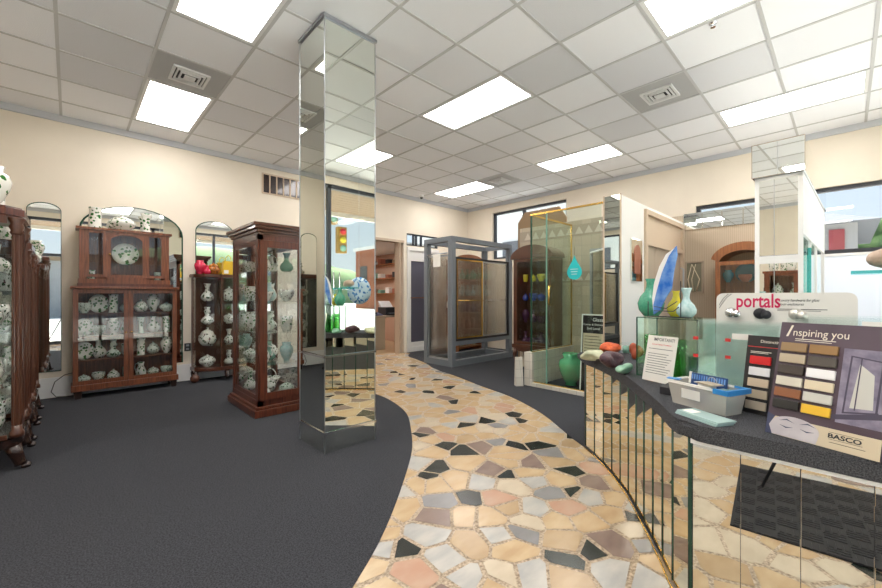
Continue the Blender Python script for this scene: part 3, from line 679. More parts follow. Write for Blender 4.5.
mb = MB(); ring(mb, 'x', cx0+.006, cx0+.026, cy0+.05, cy1-.05, .16, 1.75, .045); mb.build('side_frame', 'mahogany', t)
MB().box(cx0+.014, cx0+.018, cy0+.09, cy1-.09, .2, 1.71).build('side_glass', 'cab_glass', t)
mb = MB(); ring(mb, 'x', cx1-.026, cx1-.006, cy0+.05, cy1-.05, .16, 1.75, .045); mb.build('side_frame', 'mahogany', t)
MB().box(cx1-.018, cx1-.014, cy0+.09, cy1-.09, .2, 1.71).build('side_glass', 'cab_glass', t)
MB().box(cx0+.05, cx1-.05, cy1-.02, cy1-.012, .16, 1.75).build('mirror_back', 'mirror_clear', t)
CS = [.161, .50, .82, 1.14, 1.45]
for z in CS[1:]: MB().box(cx0+.03, cx1-.03, cy0+.03, cy1-.03, z-.008, z).build('glass_shelf', 'cab_glass', t)
ck = ['gourd','bottle','pear','urn','jar','bowl','pitcher','tureen','basket','cup']
sn5 = ['bottom','second','third','fourth','top']; pp = ['front left','front right','middle','back left','back right']
cm = ['ivy_white','floral_cream','celadon','floral_green','opal_blue']
q = 0
for r_ in range(5):
    for c_, (ax, ay) in enumerate(((1.43,4.13),(1.67,4.13),(1.555,4.33),(1.44,4.56),(1.67,4.58))):
        k = ck[(q*7+r_) % 10]; m_ = cm[(q*3+r_) % 5] if c_ in (1,2) else 'ivy_white' if c_ % 2 else 'floral_cream'; q += 1
        hh = .20*(.6 if k in ('bowl','tureen') else .8 if k in ('jar','cup') else 1)
        cw = {'ivy_white':'ivy-patterned','floral_cream':'floral cream','celadon':'plain green','floral_green':'pale green leafy','opal_blue':'pale blue'}[m_]
        vase(k, ax, ay, CS[r_]+.001, hh, m_, '%s %s, %s of %s shelf in the tall curio' % (cw, KN[k], pp[c_], sn5[r_]), KC.get(k,'vase'), 'glass and china in the tall curio', wid=.9)

# ---- three column china cabinets along the west wall
def claw(x, y, z1, parent, s=1):
    mb = MB().tube([(x-.02,y,z1),(x,y,z1*.62),(x+.015,y,z1*.30),(x+.02,y,.035)], [.045*s,.036*s,.03*s,.034*s], 12)
    for k in (-1,0,1): mb.blob((x+.045*s, y+k*.022*s, .022), (.026*s,.013*s,.0155), k+5, .05, 2)
    mb.build('claw_foot', 'dark_oak', parent)
def china(y0, y1, zt, label, where, tops, sidey=False):
    xf = -.26; xb = X0+.01
    t = thing('china_cabinet', label, 'cabinet', ((xf+xb)/2, (y0+y1)/2, 0))
    MB().prism([(xb,y0),(xf-.06,y0),(xf+.02,y0+.09),(xf+.02,y1-.09),(xf-.06,y1),(xb,y1)], .16, .23, bev=.01).build('base', 'dark_oak', t)
    MB().prism([(xb,y0-.01),(xf-.05,y0-.01),(xf+.03,y0+.08),(xf+.03,y1-.08),(xf-.05,y1+.01),(xb,y1+.01)], zt-.07, zt, bev=.012).build('top', 'mahogany', t)
    MB().box(xb, xb+.015, y0, y1, .23, zt-.07).build('back_panel', 'dark_oak', t)
    for yy_ in (y0+.05, y1-.05):
        mb = MB().lathe([(.038,0),(.038,.03),(.028,.045),(.026,.08)], xf-.005, yy_, .23, 20).lathe([(.026,0),(.023,zt-.50)], xf-.005, yy_, .31, 24, flute=.13)
        mb.lathe([(.025,0),(.034,.015),(.028,.03),(.040,.055),(.030,.075),(.044,.105),(.044,.119)], xf-.005, yy_, zt-.19, 16); mb.build('column', 'walnut', t)
    mb = MB().box(xb+.1, xb+.13, y0, y0+.02, .23, zt-.07).box(xb+.1, xf-.045, y0, y0+.02, .23, .26).box(xb+.1, xf-.045, y0, y0+.02, zt-.12, zt-.07); mb.build('side_frame', 'walnut', t)
    MB().box(xb+.015, xf-.05, y0+.008, y0+.012, .25, zt-.1).build('side_glass', 'cab_glass', t)
    MB().box(xb+.015, xf-.05, y1-.012, y1-.008, .25, zt-.1).build('side_glass', 'cab_glass', t)
    door_glazed(t, 'x', xf-.015, xf+.005, y0+.09, y1-.09, .235, zt-.075, .04, 'walnut')
    n = 4; zs = [.231]+[.23+(zt-.30)*k/n for k in range(1, n)]
    for z in zs[1:]: MB().box(xb+.015, xf-.07, y0+.025, y1-.025, z-.006, z).build('glass_shelf', 'cab_glass', t)
    claw(xf-.005, y0+.055, .17, t); claw(xf-.005, y1-.055, .17, t)
    for yy_ in (y0+.05, y1-.05): MB().cyl(xb+.04, yy_, .0065, .165, .022).build('rear_foot', 'dark_oak', t)
    for r_, z in enumerate(zs):
        for c_ in range(3):
            k = ('bowl','cup','tureen','pitcher','jar')[(r_*2+c_) % 5]; x_ = xf-.15 if c_ < 2 else xf-.29; y_ = (y0+.11, y1-.15, y0+.14)[c_]
            vase(k, x_, y_, z+.001, .15 if k in ('bowl','tureen') else .19, ('ivy_white','floral_cream')[(r_+c_) % 2], '%s, %s shelf %s, in %s' % (('ivy '+KN[k], 'floral '+KN[k])[(r_+c_) % 2], ('bottom','second','third','top')[r_], ('near side','far side','back')[c_], where), KC.get(k,'vase'), 'china in the column cabinets', wid=.8)
    for n_, (k, dy, h, m_, lb) in enumerate(tops): vase(k, xf-.13, y0+dy, zt+.001, h, m_, lb, KC.get(k,'vase'), 'pieces on top of the column cabinets')
china(3.88, 4.50, 1.80, 'nearest dark carved column cabinet with claw feet at the left picture edge', 'the nearest column cabinet', [('urn', .10, .27, 'ivy_white', 'big round ivy bowl cut by left picture edge, atop nearest column cabinet'), ('cylinder', .38, .2, 'ivy_white', 'cylinder ivy vase atop nearest column cabinet, behind the round bowl')])
china(4.58, 5.20, 1.64, 'second dark carved column cabinet, directly behind the nearest one', 'the second column cabinet', [('cup', .15, .15, 'ivy_white', 'ivy cup at near end atop the second column cabinet'), ('cup', .33, .13, 'floral_green', 'pale green cup in middle atop the second column cabinet'), ('jar', .5, .2, 'ivy_white', 'ivy jar at far end atop the second column cabinet')])
china(5.30, 5.92, 1.60, 'third dark carved column cabinet, closest to the far left wall', 'the third column cabinet', [('cup', .15, .15, 'ivy_white', 'ivy cup at near end atop the third column cabinet'), ('gourd', .35, .22, 'ivy_white', 'ivy double-bulb vase atop the third column cabinet')])

t = thing('low_cabinet', 'brown glass cabinet with ivy cups on top, seen in the mirrored tower', 'cabinet', (-1.5, .75, 0))
lx0, lx1, ly0, ly1 = -1.75, -1.35, .35, 1.25
mb = MB().box(lx0, lx0+.02, ly0, ly1, .0065, 1.58).box(lx0, lx1, ly0, ly0+.03, .0065, 1.58).box(lx0, lx1, ly1-.03, ly1, .0065, 1.58).box(lx0-.01, lx1+.02, ly0-.02, ly1+.02, 1.58, 1.62, .006).box(lx0, lx1, ly0, ly1, .0065, .16).box(lx1-.03, lx1, ly0+.42, ly0+.48, .16, 1.58); mb.build('body', 'cherry', t)
for a, b in ((ly0+.03, ly0+.42), (ly0+.48, ly1-.03)): 
    mb = MB(); ring(mb, 'x', lx1-.02, lx1, a, b, .16, 1.58, .04); d = mb.build('door', 'cherry', t); MB().box(lx1-.012, lx1-.008, a+.04, b-.04, .2, 1.54).build('glass_pane', 'cab_glass', d)
for z in (.5,.85,1.2): MB().box(lx0+.02, lx1-.04, ly0+.03, ly1-.03, z-.01, z).build('shelf', 'cherry', t)
for k in range(7):
    vase(('cup','cylinder')[k % 2], -1.46-.14*(k % 2), .45+.115*k, 1.621, .15+.04*(k % 2), 'ivy_white', '%s, %s along the top of the brown cabinet seen in mirrors' % (KN[('cup','cylinder')[k % 2]], ('first','second','third','fourth','fifth','sixth','last')[k]), ('cup','vase')[k % 2], 'ivy cups seen in the mirrored tower')
for r_, z in enumerate((.161,.501,.851,1.201)):
    for k in range(4): vase(('urn','bottle','jar','pear')[(k+r_) % 4], -1.55, .47+.21*k, z, .22, 'ivy_white', '%s, %s on %s shelf of brown cabinet seen in mirrors' % (KN[('urn','bottle','jar','pear')[(k+r_) % 4]], ('first','second','third','fourth')[k], ('bottom','second','third','top')[r_]), 'vase', 'ivy china seen in the mirrored tower', wid=.7)

# ------------------------------------------------------------------ mirrored column
px0, px1, py0, py1 = 1.38, 1.83, 2.705, 3.14
t = thing('mirrored_column', 'square floor-to-ceiling column clad in mirrors standing on the carpet', 'column', ((px0+px1)/2, (py0+py1)/2, 0))
MB().box(px0+.006, px1-.006, py0+.006, py1-.006, .0065, ZC-.007).build('core', 'steel', t)
zs = [(.0065,.145),(.165,.725),(.742,2.62),(2.623,ZC-.045)]
for n_, (a, b) in enumerate(zs):
    MB().box(px0+.002, px1-.002, py0, py0+.006, a, b).build('mirror_panel', 'mirror' , t)
    MB().box(px0, px0+.006, py0+.006, py1-.002, a, b).build('mirror_panel', 'mirror', t)
    MB().box(px1-.006, px1, py0+.006, py1-.002, a, b).build('mirror_panel', 'mirror', t)
    MB().box(px0+.002, px1-.002, py1-.006, py1, a, b).build('mirror_panel', 'mirror', t)
for z0_, z1_ in ((.145,.165),(.725,.742)):
    mb = MB().box(px0-.008, px1+.008, py0-.008, py0+.005, z0_, z1_).box(px0-.008, px1+.008, py1-.005, py1+.008, z0_, z1_).box(px0-.008, px0+.005, py0+.005, py1-.005, z0_, z1_).box(px1-.005, px1+.008, py0+.005, py1-.005, z0_, z1_); mb.build('chrome_strip', 'chrome', t)
mb = MB().box(px0-.012, px1+.012, py0-.012, py1+.012, ZC-.03, ZC-.007); mb.build('ceiling_collar', 'steel', t)
mb = MB()
for a, b in ((px0,py0),(px1,py0),(px0,py1)): mb.box(a-.003, a+.003, b-.003, b+.003, .0065, ZC-.03)
mb.build('corner_bead', 'steel', t)

# ------------------------------------------------------------------ grey display frame
gx0, gx1, gy0, gy1, gz = 4.584, 6.26, 4.525, 5.23, 2.20
t = thing('shower_door_stand', 'large grey painted box frame holding sample shower doors', 'display stand', ((gx0+gx1)/2, (gy0+gy1)/2, 0))
w_ = .09; mb = MB()
for a in (gx0, gx1-w_):
    for b in (gy0, gy1-w_): mb.box(a, a+w_, b, b+w_, .0065, gz)
for z0_, z1_ in ((.0065,.11),(gz-.08,gz)):
    for b in (gy0, gy1-w_): mb.box(gx0+w_, gx1-w_, b, b+w_, z0_, z1_)
    for a in (gx0, gx1-w_): mb.box(a, a+w_, gy0+w_, gy1-w_, z0_, z1_)
mb.box(gx0+w_, gx1-w_, gy0, gy0+w_, .36, .43); mb.build('frame', 'grey_paint', t)
mb = MB(); ring(mb, 'y', gy0+.01, gy0+.05, gx0+w_, gx1-w_, .43, 1.86, .035); o = mb.build('door_surround', 'black', t)
mb = MB(); ring(mb, 'y', gy0+.012, gy0+.03, gx0+w_+.035, gx0+w_+.035+.68, .47, 1.825, .022); d = mb.build('sliding_door', 'gold', t)
MB().box(gx0+w_+.057, gx0+w_+.693, gy0+.018, gy0+.023, .49, 1.80).build('textured_glass', 'reeded_glass', d)
MB().tube([(gx0+w_+.05,gy0-.012,1.12),(gx0+w_+.70,gy0-.012,1.12)], .010).build('towel_bar', 'gold', d)
MB().lathe([(.004,0),(.018,-.01),(.018,-.02),(0,-.022)], gx0+w_+.047, gy0+.011, 1.05, 12, axis='y').build('door_knob', 'gold', d)
mb = MB(); ring(mb, 'y', gy0+.032, gy0+.048, gx0+w_+.74, gx1-w_-.035, .47, 1.825, .022); d = mb.build('sliding_door', 'steel', t)
MB().box(gx0+w_+.76, gx1-w_-.057, gy0+.038, gy0+.043, .49, 1.80).build('textured_glass', 'reeded_glass', d)
MB().tube([(gx0+w_+.78,gy0-.004,1.12),(gx1-w_-.08,gy0-.004,1.12)], .008).build('towel_bar', 'chrome', d)
mb = MB(); ring(mb, 'x', gx0+.02, gx0+.04, gy0+w_, gy1-w_, .11, 1.90, .03); d = mb.build('side_door', 'steel', t)
MB().box(gx0+.026, gx0+.032, gy0+w_+.03, gy1-w_-.03, .14, 1.87).build('textured_glass', 'reeded_glass', d)
MB().box(gx0+.005, gx0+.02, gy0+.11, gy0+.13, 1.0, 1.10).build('door_pull', 'chrome', d)
MB().tube([(gx0-.01,gy0+.10,1.92),(gx0-.01,gy1-.10,1.92)], .012).build('header_bar', 'steel', d)
MB().box(gx0-.022, gx0-.019, gy0+.26, gy0+.44, 1.70, 1.915).build('notice_sheet', 'paper', t)
# shelving behind the frame with stock in rows
t = thing('stock_cabinet', 'wooden cabinet with arched top behind the textured door of grey frame', 'cabinet', (6.25, 5.75, 0))
sx0, sx1, sy0, sy1 = 5.85, 6.65, 5.60, 5.95
mb = MB().box(sx0, sx0+.04, sy0, sy1, .0065, 1.95).box(sx1-.04, sx1, sy0, sy1, .0065, 1.95).box(sx0+.04, sx1-.04, sy1-.02, sy1, .0065, 1.95).box(sx0-.02, sx1+.02, sy0-.02, sy1, 1.95, 1.98)
n = 14; mb.prism([(sx0,1.98),(sx1,1.98)]+[((sx0+sx1)/2+(sx1-sx0)/2*math.cos(math.pi*k/n), 1.981+.11*math.sin(math.pi*k/n)) for k in range(n+1)], sy0, sy0+.06, 'xz'); mb.build('body', 'oak', t)
ZS = [.12,.48,.84,1.20,1.55]
for z in ZS: MB().box(sx0+.04, sx1-.04, sy0+.01, sy1-.02, z-.02, z).build('shelf', 'oak', t)
cm2 = [('rock_pale','pale'),('copper_glaze','copper'),('plum','plum'),('opal_blue','pale blue'),('jade','green')]
for r_, z in enumerate(ZS):
    for c_ in range(4):
        m_, cn = cm2[(r_+ (c_ % 2)*0) % 5]; k = ('urn','pear','bottle','jar')[(c_+r_) % 4]
        vase(k, sx0+.14+c_*.173, 5.77, z+.001, .24, m_, '%s %s, %s in row %s of stock cabinet' % (cn, KN[k], ('first from left','second from left','third from left','last')[c_], ('at bottom','above bottom','in middle','below top','on top shelf')[r_]), KC.get(k,'vase'), 'coloured glass in the stock cabinet', wid=.62)

# ------------------------------------------------------------------ dark china cabinet by shower
t = thing('arched_cabinet', 'dark arched-top glass china cabinet on curved legs behind the shower glass', 'cabinet', (5.33, 3.36, 0))
ax0, ax1, ay0, ay1 = 5.16, 5.50, 3.03, 3.70; az0, az1 = .43, 1.78
mb = MB().box(ax0, ax1, ay0, ay0+.03, az0, az1).box(ax0, ax1, ay1-.03, ay1, az0, az1).box(ax1-.02, ax1, ay0+.03, ay1-.03, az0, az1).box(ax0-.02, ax1, ay0-.02, ay1+.02, az0-.06, az0, .008)
mb.build('body', 'walnut', t)
n = 16; cy = (ay0+ay1)/2; hw = (ay1-ay0)/2+.04
arc = [(cy+hw*math.cos(math.pi*k/n), az1+.04+.17*math.sin(math.pi*k/n)**1.3) for k in range(n+1)]
MB().prism([(ay0-.04,az1),(ay1+.04,az1)]+arc, ax0-.03, ax1, 'yz').build('cornice', 'walnut', t)
door_glazed(t, 'x', ax0-.018, ax0-.001, ay0+.03, ay1-.03, az0+.01, az1-.005, .045, 'walnut', (ay0+.055, 1.1))
for a in (ax0+.02, ax1-.04):
    for b in (ay0+.03, ay1-.03):
        MB().tube([(a,b,az0-.06),(a-.03,b,az0-.16),(a-.012,b,.16),(a-.005,b,.06),(a-.03,b,.022)], [.034,.034,.02,.017,.016], 10).build('leg', 'walnut', t)
MB().prism([(ay0,az0-.06),(ay1,az0-.06),(ay1-.05,az0-.10),(cy+.1,az0-.12),(cy,az0-.15),(cy-.1,az0-.12),(ay0+.05,az0-.10)], ax0-.01, ax0+.015, 'yz').build('apron', 'walnut', t)
AS = [az0+.001,.78,1.12,1.42]
for z in AS[1:]: MB().box(ax0+.01, ax1-.03, ay0+.03, ay1-.03, z-.007, z).build('glass_shelf', 'cab_glass', t)
am = [('plum','plum'),('plum','plum'),('deep_blue','deep blue'),('yellow_glass','yellow')]
for r_, z in enumerate(AS):
    m_, cn = am[r_]
    for c_ in range(4):
        k = ('urn','pear','basket','bottle')[(c_+r_) % 4] if r_ < 2 else ('bowl','jar','cup','tureen')[(c_+r_) % 4]; h = .20 if r_ < 2 else .12
        vase(k, ax0+.16, ay0+.115+c_*.145, z+.001, h, m_, '%s glass %s, %s %s shelf, dark arched cabinet' % (cn, KN[k], ('rightmost on','second from right on','third from right on','leftmost on')[c_], ('bottom','lower middle','upper middle','top')[r_]), KC.get(k,'vase'), 'coloured glass in the arched cabinet', wid=.75)

# ------------------------------------------------------------------ shower display
t = thing('shower_enclosure', 'frameless greenish glass shower with gold trim on a tiled curb', 'shower', (4.95, 2.43, 0))
sx, sy0, sy1, sz = 4.43, 1.93, 2.85, 2.28; tw = 5.52
MB().box(sx-.05, tw, sy1, sy1+.12, .0065, .448, .004).build('pony_wall', 'pale_tile', t)
MB().box(sx-.05, sx+.06, sy0, sy1, .0065, .055, .004).build('curb', 'pale_tile', t)
MB().box(sx-.004, sx+.004, 2.67, sy1+.056, .065, sz-.02).build('fixed_glass', 'shower_glass', t)
MB().box(sx+.02, tw-.01, sy1+.056, sy1+.064, .458, sz-.02).build('side_glass', 'shower_glass', t)
d = MB().box(sx-.004, sx+.004, sy0+.02, 2.655, .065, sz-.02).build('glass_door', 'shower_glass', t)
mb = MB().tube([(sx-.005,2.60,1.32),(sx-.05,2.60,1.32),(sx-.05,2.60,1.08),(sx-.005,2.60,1.08)], .010, 8); mb.build('door_handle', 'gold', d)
mb = MB().box(sx-.012, sx+.012, sy0, sy1+.052, sz-.02, sz).box(sx+.012, tw, sy1+.028, sy1+.052, sz-.02, sz).box(sx-.010, sx+.010, sy0, sy1+.04, .055, .067).box(sx+.01, tw, sy1+.03, sy1+.05, .448, .458).box(tw-.012, tw, sy1+.03, sy1+.05, .458, sz-.02)
mb.build('gold_rails', 'gold', t)
MB().box(sx-.008, sx+.008, 2.655, 2.67, .067, sz-.02).build('mullion_strip', 'celadon', t)
MB().box(sx-.008, sx+.008, sy1+.032, sy1+.05, .458, sz-.02).build('corner_strip', 'green_edge', t)
# tiled wall behind
mb = MB().box(tw, tw+.10, 1.93, 3.83, .0065, 2.335)
w = struct(mb, 'wall_tiled', 'travertine')
for nm, zb in (('upper', 2.10), ('lower', 1.40)):
    mb = MB().box(tw-.008, tw, 1.93, 3.83, zb, zb+.17); b_ = mb.build('tile_border', 'border_tile', w)
    mb = MB(); k = 1.95
    while k < 3.70: mb.prism([(k,zb+.03),(k+.13,zb+.03),(k+.065,zb+.14)], tw-.011, tw-.008, 'yz'); k += .15
    mb.build('triangle_tiles', 'border_tri', b_)
# water drop sign
t = thing('drop_sign', 'turquoise water-drop shaped sign hanging on the shower glass', 'sign', (4.42, 2.36, 1.33))
p_c = at(574.5, 268, CH+.33*.99)
dy = 2.30; zc_ = 1.19+(HY-271)/FP*4.66
d_ = (FW[0]+(574.5-441)/FP*RT[0], FW[1]+(574.5-441)/FP*RT[1]); dy = d_[1]*(4.41/d_[0]); zc_ = 1.19+(HY-272)/FP*(4.41/d_[0])
pts = [(dy+.094*math.cos(a), zc_+.094*math.sin(a)) for a in [R(-215+k*250/18) for k in range(19)]]+[(dy+.02, zc_+.17),(dy, zc_+.20),(dy-.02, zc_+.17)]
pts = [(dy+.094*math.cos(R(-210+k*240/18)), zc_+.094*math.sin(R(-210+k*240/18))) for k in range(19)]+[(dy+.03,zc_+.13),(dy,zc_+.20),(dy-.03,zc_+.13)]
o = MB().prism(pts, 4.404, 4.410, 'yz').build('drop_board', 'teal', t)
mb = MB()
for k, z in enumerate((.03,.0,-.03)): mb.box(4.402, 4.404, dy-.05+.008*k, dy+.05-.008*k, zc_+z, zc_+z+.008)
mb.build('printed_lines', 'opal_blue', t); MB().tube([(4.407,dy,zc_+.20),(4.407,dy,zc_+.30)], .002).build('hanging_string', 'cable', t)
# items inside/near shower
vase('urn', 4.85, 2.55, .0065, .42, 'green_glass_solid', 'tall dark green glass vase on the floor inside the shower', 'vase')
mb = MB().prism([(-.04,0),(.04,0),(.008,.38),(-.0,.38)], -.05, .05, 'yz'); o = tag(mb.build('tile_sample', 'pale_tile'), 'pale panel leaning against the low tiled shower wall', 'panel'); o.location = (4.30, 3.0, .0065); o.rotation_euler = (0,0,R(-35)); 
# frame sample with chrome bar, inside shower against partition
t = thing('door_sample', 'framed textured glass door sample with chrome towel bar inside shower', 'door sample', (5.0, 2.0, 0))
mb = MB(); ring(mb, 'x', 5.30, 5.325, 2.02, 2.50, .0065, 1.86, .035); mb.build('frame', 'steel', t)
MB().box(5.308, 5.314, 2.055, 2.465, .05, 1.82).build('textured_glass', 'reeded_glass', t)
MB().tube([(5.30,2.04,1.80),(5.25,2.04,1.84),(5.25,2.25,1.84),(5.25,2.46,1.80),(5.30,2.48,1.78)], .014).build('towel_bar', 'bright_white', t)
t = thing('sandwich_board', 'black framed price board with white lettering standing beside the mirrored partition end', 'sign', (4.49, 2.09, .0065), R(-90), R(-4))
mb = MB(); ring(mb, 'y', -.01, .01, -.155, .155, 0, .97, .014); mb.build('frame', 'bright_white', t, True)
MB().box(-.141, .141, -.004, .004, .014, .956).build('board', 'board_black', t, True)
text('lettering', 'Glass', .06, t, (-.02, -.005, .885), 'bright_white', .0004); text('lettering', 'Frames & Shelves', .034, t, (-.135,-.005,.835), 'bright_white', .0004); text('lettering', '2nd Level', .042, t, (-.09,-.005,.785), 'bright_white', .0004)
mb = MB().box(-.13, .135, -.008, -.004, .38, .74); mb.build('price_sheet', 'sand_print', t, True)
mb = MB()
for k in range(9): mb.box(-.11, .09+.02*((k*7) % 3-1), -.0088, -.008, .70-k*.036, .707-k*.036)
mb.build('printed_lines', 'ink', t, True)
# leaning cardboard
t = solo(MB().prism([(3.06,.0065),(3.98,.0065),(3.98,2.47),(3.84,2.64),(3.19,2.64),(3.06,2.45)], 5.68, 5.71, 'yz'), 'cardboard_sheet', 'cardboard', 'tall brown cardboard sheet with clipped corners standing behind the tile wall', 'cardboard')

# ------------------------------------------------------------------ white partition with mirrored end
PX0, PX1, PYa, PYb, PZ = 4.43, 6.85, 1.74, 1.92, 2.33
ox0, ox1 = 5.19, 6.79
mb = MB().box(PX0+.01, ox0, PYa, PYb, .0065, PZ).box(ox0, ox1, PYa, PYb, 2.26, PZ).box(ox1, PX1, PYa, PYb, .0065, PZ); struct(mb, 'wall_partition', 'white_paint')
w = struct(MB().box(PX0, PX0+.01, PYa-.012, PYa+.004, .0065, PZ+.01).box(PX0, PX0+.01, PYb-.004, PYb+.012, .0065, PZ+.01), 'trim_5', 'tan')
MB().box(PX0+.002, PX0+.0095, PYa+.004, PYb-.004, .0065, PZ).build('mirror_face', 'mirror_clear', w)
mb = MB(); ring(mb, 'y', PYa-.03, PYa+.05, ox0-.02, ox1+.02, .0065, 2.28, .06); mb.box(ox0, ox1, PYa-.02, PYa+.05, 1.84, 1.90); w = struct(mb, 'door_2', 'tan')
MB().box(ox0+.04, ox1-.04, PYa+.01, PYa+.03, 1.90, 2.22).build('transom_panel', 'tan', w)
for k in range(4):
    a = ox0+.04+k*.38; MB().box(a+.003, a+.377, PYa+.012, PYa+.035, .02, 1.84, .004).build('door_leaf', 'taupe', w)
MB().tube([(ox1-.12,PYa-.01,1.0),(ox1-.12,PYa-.05,1.02),(ox1-.12,PYa-.05,1.6),(ox1-.12,PYa-.01,1.62)], .012).build('door_handle', 'steel', w)
# small framed mirror on the partition
t = thing('decorative_mirror', 'small decorative mirror with mirrored border hung on white partition', 'mirror', (4.89, PYa, 1.38))
MB().box(4.72, 5.06, PYa-.02, PYa-.001, 1.37, 1.87, .006).build('mirror_frame', 'mirror', t)
MB().prism([(4.80,1.46),(4.98,1.46),(4.98,1.74),(4.95,1.78),(4.92,1.80),(4.86,1.80),(4.83,1.78),(4.80,1.74)], PYa-.026, PYa-.02, 'xz').build('mirror_glass', 'copper_glaze', t)
# wallpapered partition at the back right
struct(MB().box(PX1, PX1+.08, .50, PYb, .0065, 2.44), 'wall_papered', 'wallpaper')
t = thing('mirror_frieze', 'band of square mirror tiles along the top of the striped partition', 'mirror band', (6.84, 1.12, 2.21))
for k in range(5): MB().box(6.83, 6.845, .51+k*.245, .51+k*.245+.24, 2.205, 2.455, .004).build('mirror_tile', 'mirror_clear', t)
t = thing('framed_picture', 'framed picture of bare pale trees on the striped wall', 'picture', (6.83, 1.60, 1.25))
mb = MB(); ring(mb, 'x', 6.82, 6.849, 1.47, 1.71, 1.24, 1.72, .022); mb.build('picture_frame', 'taupe', t)
pc = MB().box(6.835, 6.845, 1.49, 1.69, 1.26, 1.70).build('canvas', 'olive', t)
mb = MB()
for a in ((1.60,1.62,1.57),(1.56,1.52,1.62),(1.64,1.67,1.62)): mb.tube([(6.833,a[0],1.27),(6.833,a[1],1.45),(6.833,a[2],1.68)], [.010,.007,.003], 6)
mb.build('painted_trees', 'sw_cream', t)
# oak arched cabinet with plates
t = thing('oak_cabinet', 'warm orange-brown arched cabinet with teal plates before the striped wall', 'cabinet', (6.6, .93, 0))
qx0, qx1, qy0, qy1 = 6.40, 6.80, .62, 1.24
mb = MB().box(qx0, qx1, qy0, qy0+.05, .0065, 1.68).box(qx0, qx1, qy1-.05, qy1, .0065, 1.68).box(qx1-.02, qx1, qy0+.05, qy1-.05, .0065, 1.68).box(qx0, qx1-.02, qy0+.05, qy1-.05, .0065, .95); mb.build('body', 'oak', t)
n = 16; cy = (qy0+qy1)/2; hw = (qy1-qy0)/2+.04
out = [(cy+hw*math.cos(math.pi*k/n), 1.70+.21*math.sin(math.pi*k/n)**1.2) for k in range(n+1)]; inn = [(cy+(hw-.09)*math.cos(math.pi*k/n), 1.66+.14*math.sin(math.pi*k/n)**1.2) for k in range(n, -1, -1)]
mb = MB()
for a in range(n): mb.prism([out[a], out[a+1], inn[n-a-1], inn[n-a]], qx0-.035, qx1, 'yz')
mb.build('arched_cornice', 'oak', t)
mb = MB(); ring(mb, 'x', qx0-.02, qx0-.001, qy0+.01, qy1-.01, .96, 1.66, .05); d = mb.build('door', 'oak', t); MB().box(qx0-.012, qx0-.008, qy0+.06, qy1-.06, 1.0, 1.62).build('glass_pane', 'cab_glass', d)
MB().box(qx0+.02, qx1-.03, qy0+.05, qy1-.05, 1.375, 1.382).build('glass_shelf', 'cab_glass', t)
MB().box(qx0+.005, qx0+.03, qy0+.06, qy1-.06, 1.66, 1.665).build('light_strip', 'oak', t)
o = vase('plate', 6.66, .93, 1.383, .26, 'teal_glaze', 'teal plate standing at the centre of the oak cabinet', 'plate', rz=R(-90))
vase('urn', 6.55, 1.12, 1.383, .17, 'teal_glaze', 'teal vase left of the plate in the oak cabinet'); vase('bowl', 6.53, .93, 1.383, .10, 'copper_glaze', 'copper bowl before the teal plate in the oak cabinet', 'bowl')
for k, (y_, kk) in enumerate(((1.10,'bowl'),(.93,'urn'),(.76,'bowl'))): vase(kk, 6.57, y_, .951, .22 if kk == 'urn' else .16, ('copper_glaze','teal_glaze')[k == 2], '%s %s, %s on lower shelf of the oak cabinet' % (('copper','teal')[k == 2], KN[kk], ('left','middle','right')[k]), KC.get(kk,'vase'), wid=.62)
vase('pear', 6.52, .76, 1.383, .15, 'cobalt', 'blue vase at right in the oak cabinet')

# ------------------------------------------------------------------ mirrored display tower (right)
t = thing('mirrored_tower', 'white framed display tower with mirror panels and square mirror cap', 'display tower', (3.6, .201, 0), R(-1.6))
W_, D_, H1, H2 = .258, 1.9, 2.04, 2.28
mb = MB()
for a in (0, D_-.03):
    for b in (0, W_-.025): mb.box(a, a+.03, b, b+.025, .0065, H1)
mb.box(0, .03, .025, W_-.025, 1.424, 1.478).box(0, D_, 0, W_, H1-.02, H1).box(0, D_, 0, W_, .0065, .10).box(.03, D_-.03, 0, .02, 1.62, 1.66).box(.55, .58, 0, .02, .1, 1.62).box(1.05, 1.08, 0, .02, .1, 1.62)
mb.build('frame', 'bright_white', t, True)
MB().box(.01, .02, .025, W_-.025, 1.478, H1-.02).build('mirror_panel', 'mirror_clear', t, True); MB().box(.01, .02, .025, W_-.025, .10, 1.424).build('mirror_panel', 'mirror_clear', t, True)
mb = MB().box(.006, .0095, .025, W_-.025, 1.478, 1.482).box(.006, .0095, W_/2+.02, W_/2+.024, .1, H1-.02); mb.build('glass_joints', 'steel', t, True)
for a0, a1 in ((.03,.55),(.58,1.05),(1.08,1.57)): MB().box(a0, a1, .008, .014, .10, 1.62).build('glass_door', 'sample_glass', t, True)
MB().box(.03, D_-.03, .006, .014, 1.66, H1-.02).build('white_header', 'bright_white', t, True)
MB().box(.35, .37, -.015, .008, .9, 1.55).build('door_pull', 'teal_shelf_glass', t, True)
MB().box(.03, D_-.03, W_-.02, W_-.014, .10, H1-.02).build('glass_back', 'sample_glass', t, True)
c = MB().box(-.03, D_, -.012, W_+.012, H1+.004, H2, .002).build('cap', 'mirror_clear', t, True)
MB().box(-.033, -.031, W_/2-.001, W_/2+.001, H1+.004, H2).build('cap_joint', 'steel', c, True)
mb = MB(); ring(mb, 'x', -.034, -.030, -.014, W_+.014, H1+.002, H2+.002, .003); mb.build('cap_edge', 'taupe', c, True)
MB().box(.0, D_, -.004, W_+.004, H1, H1+.006).build('cap_base', 'steel', t, True)

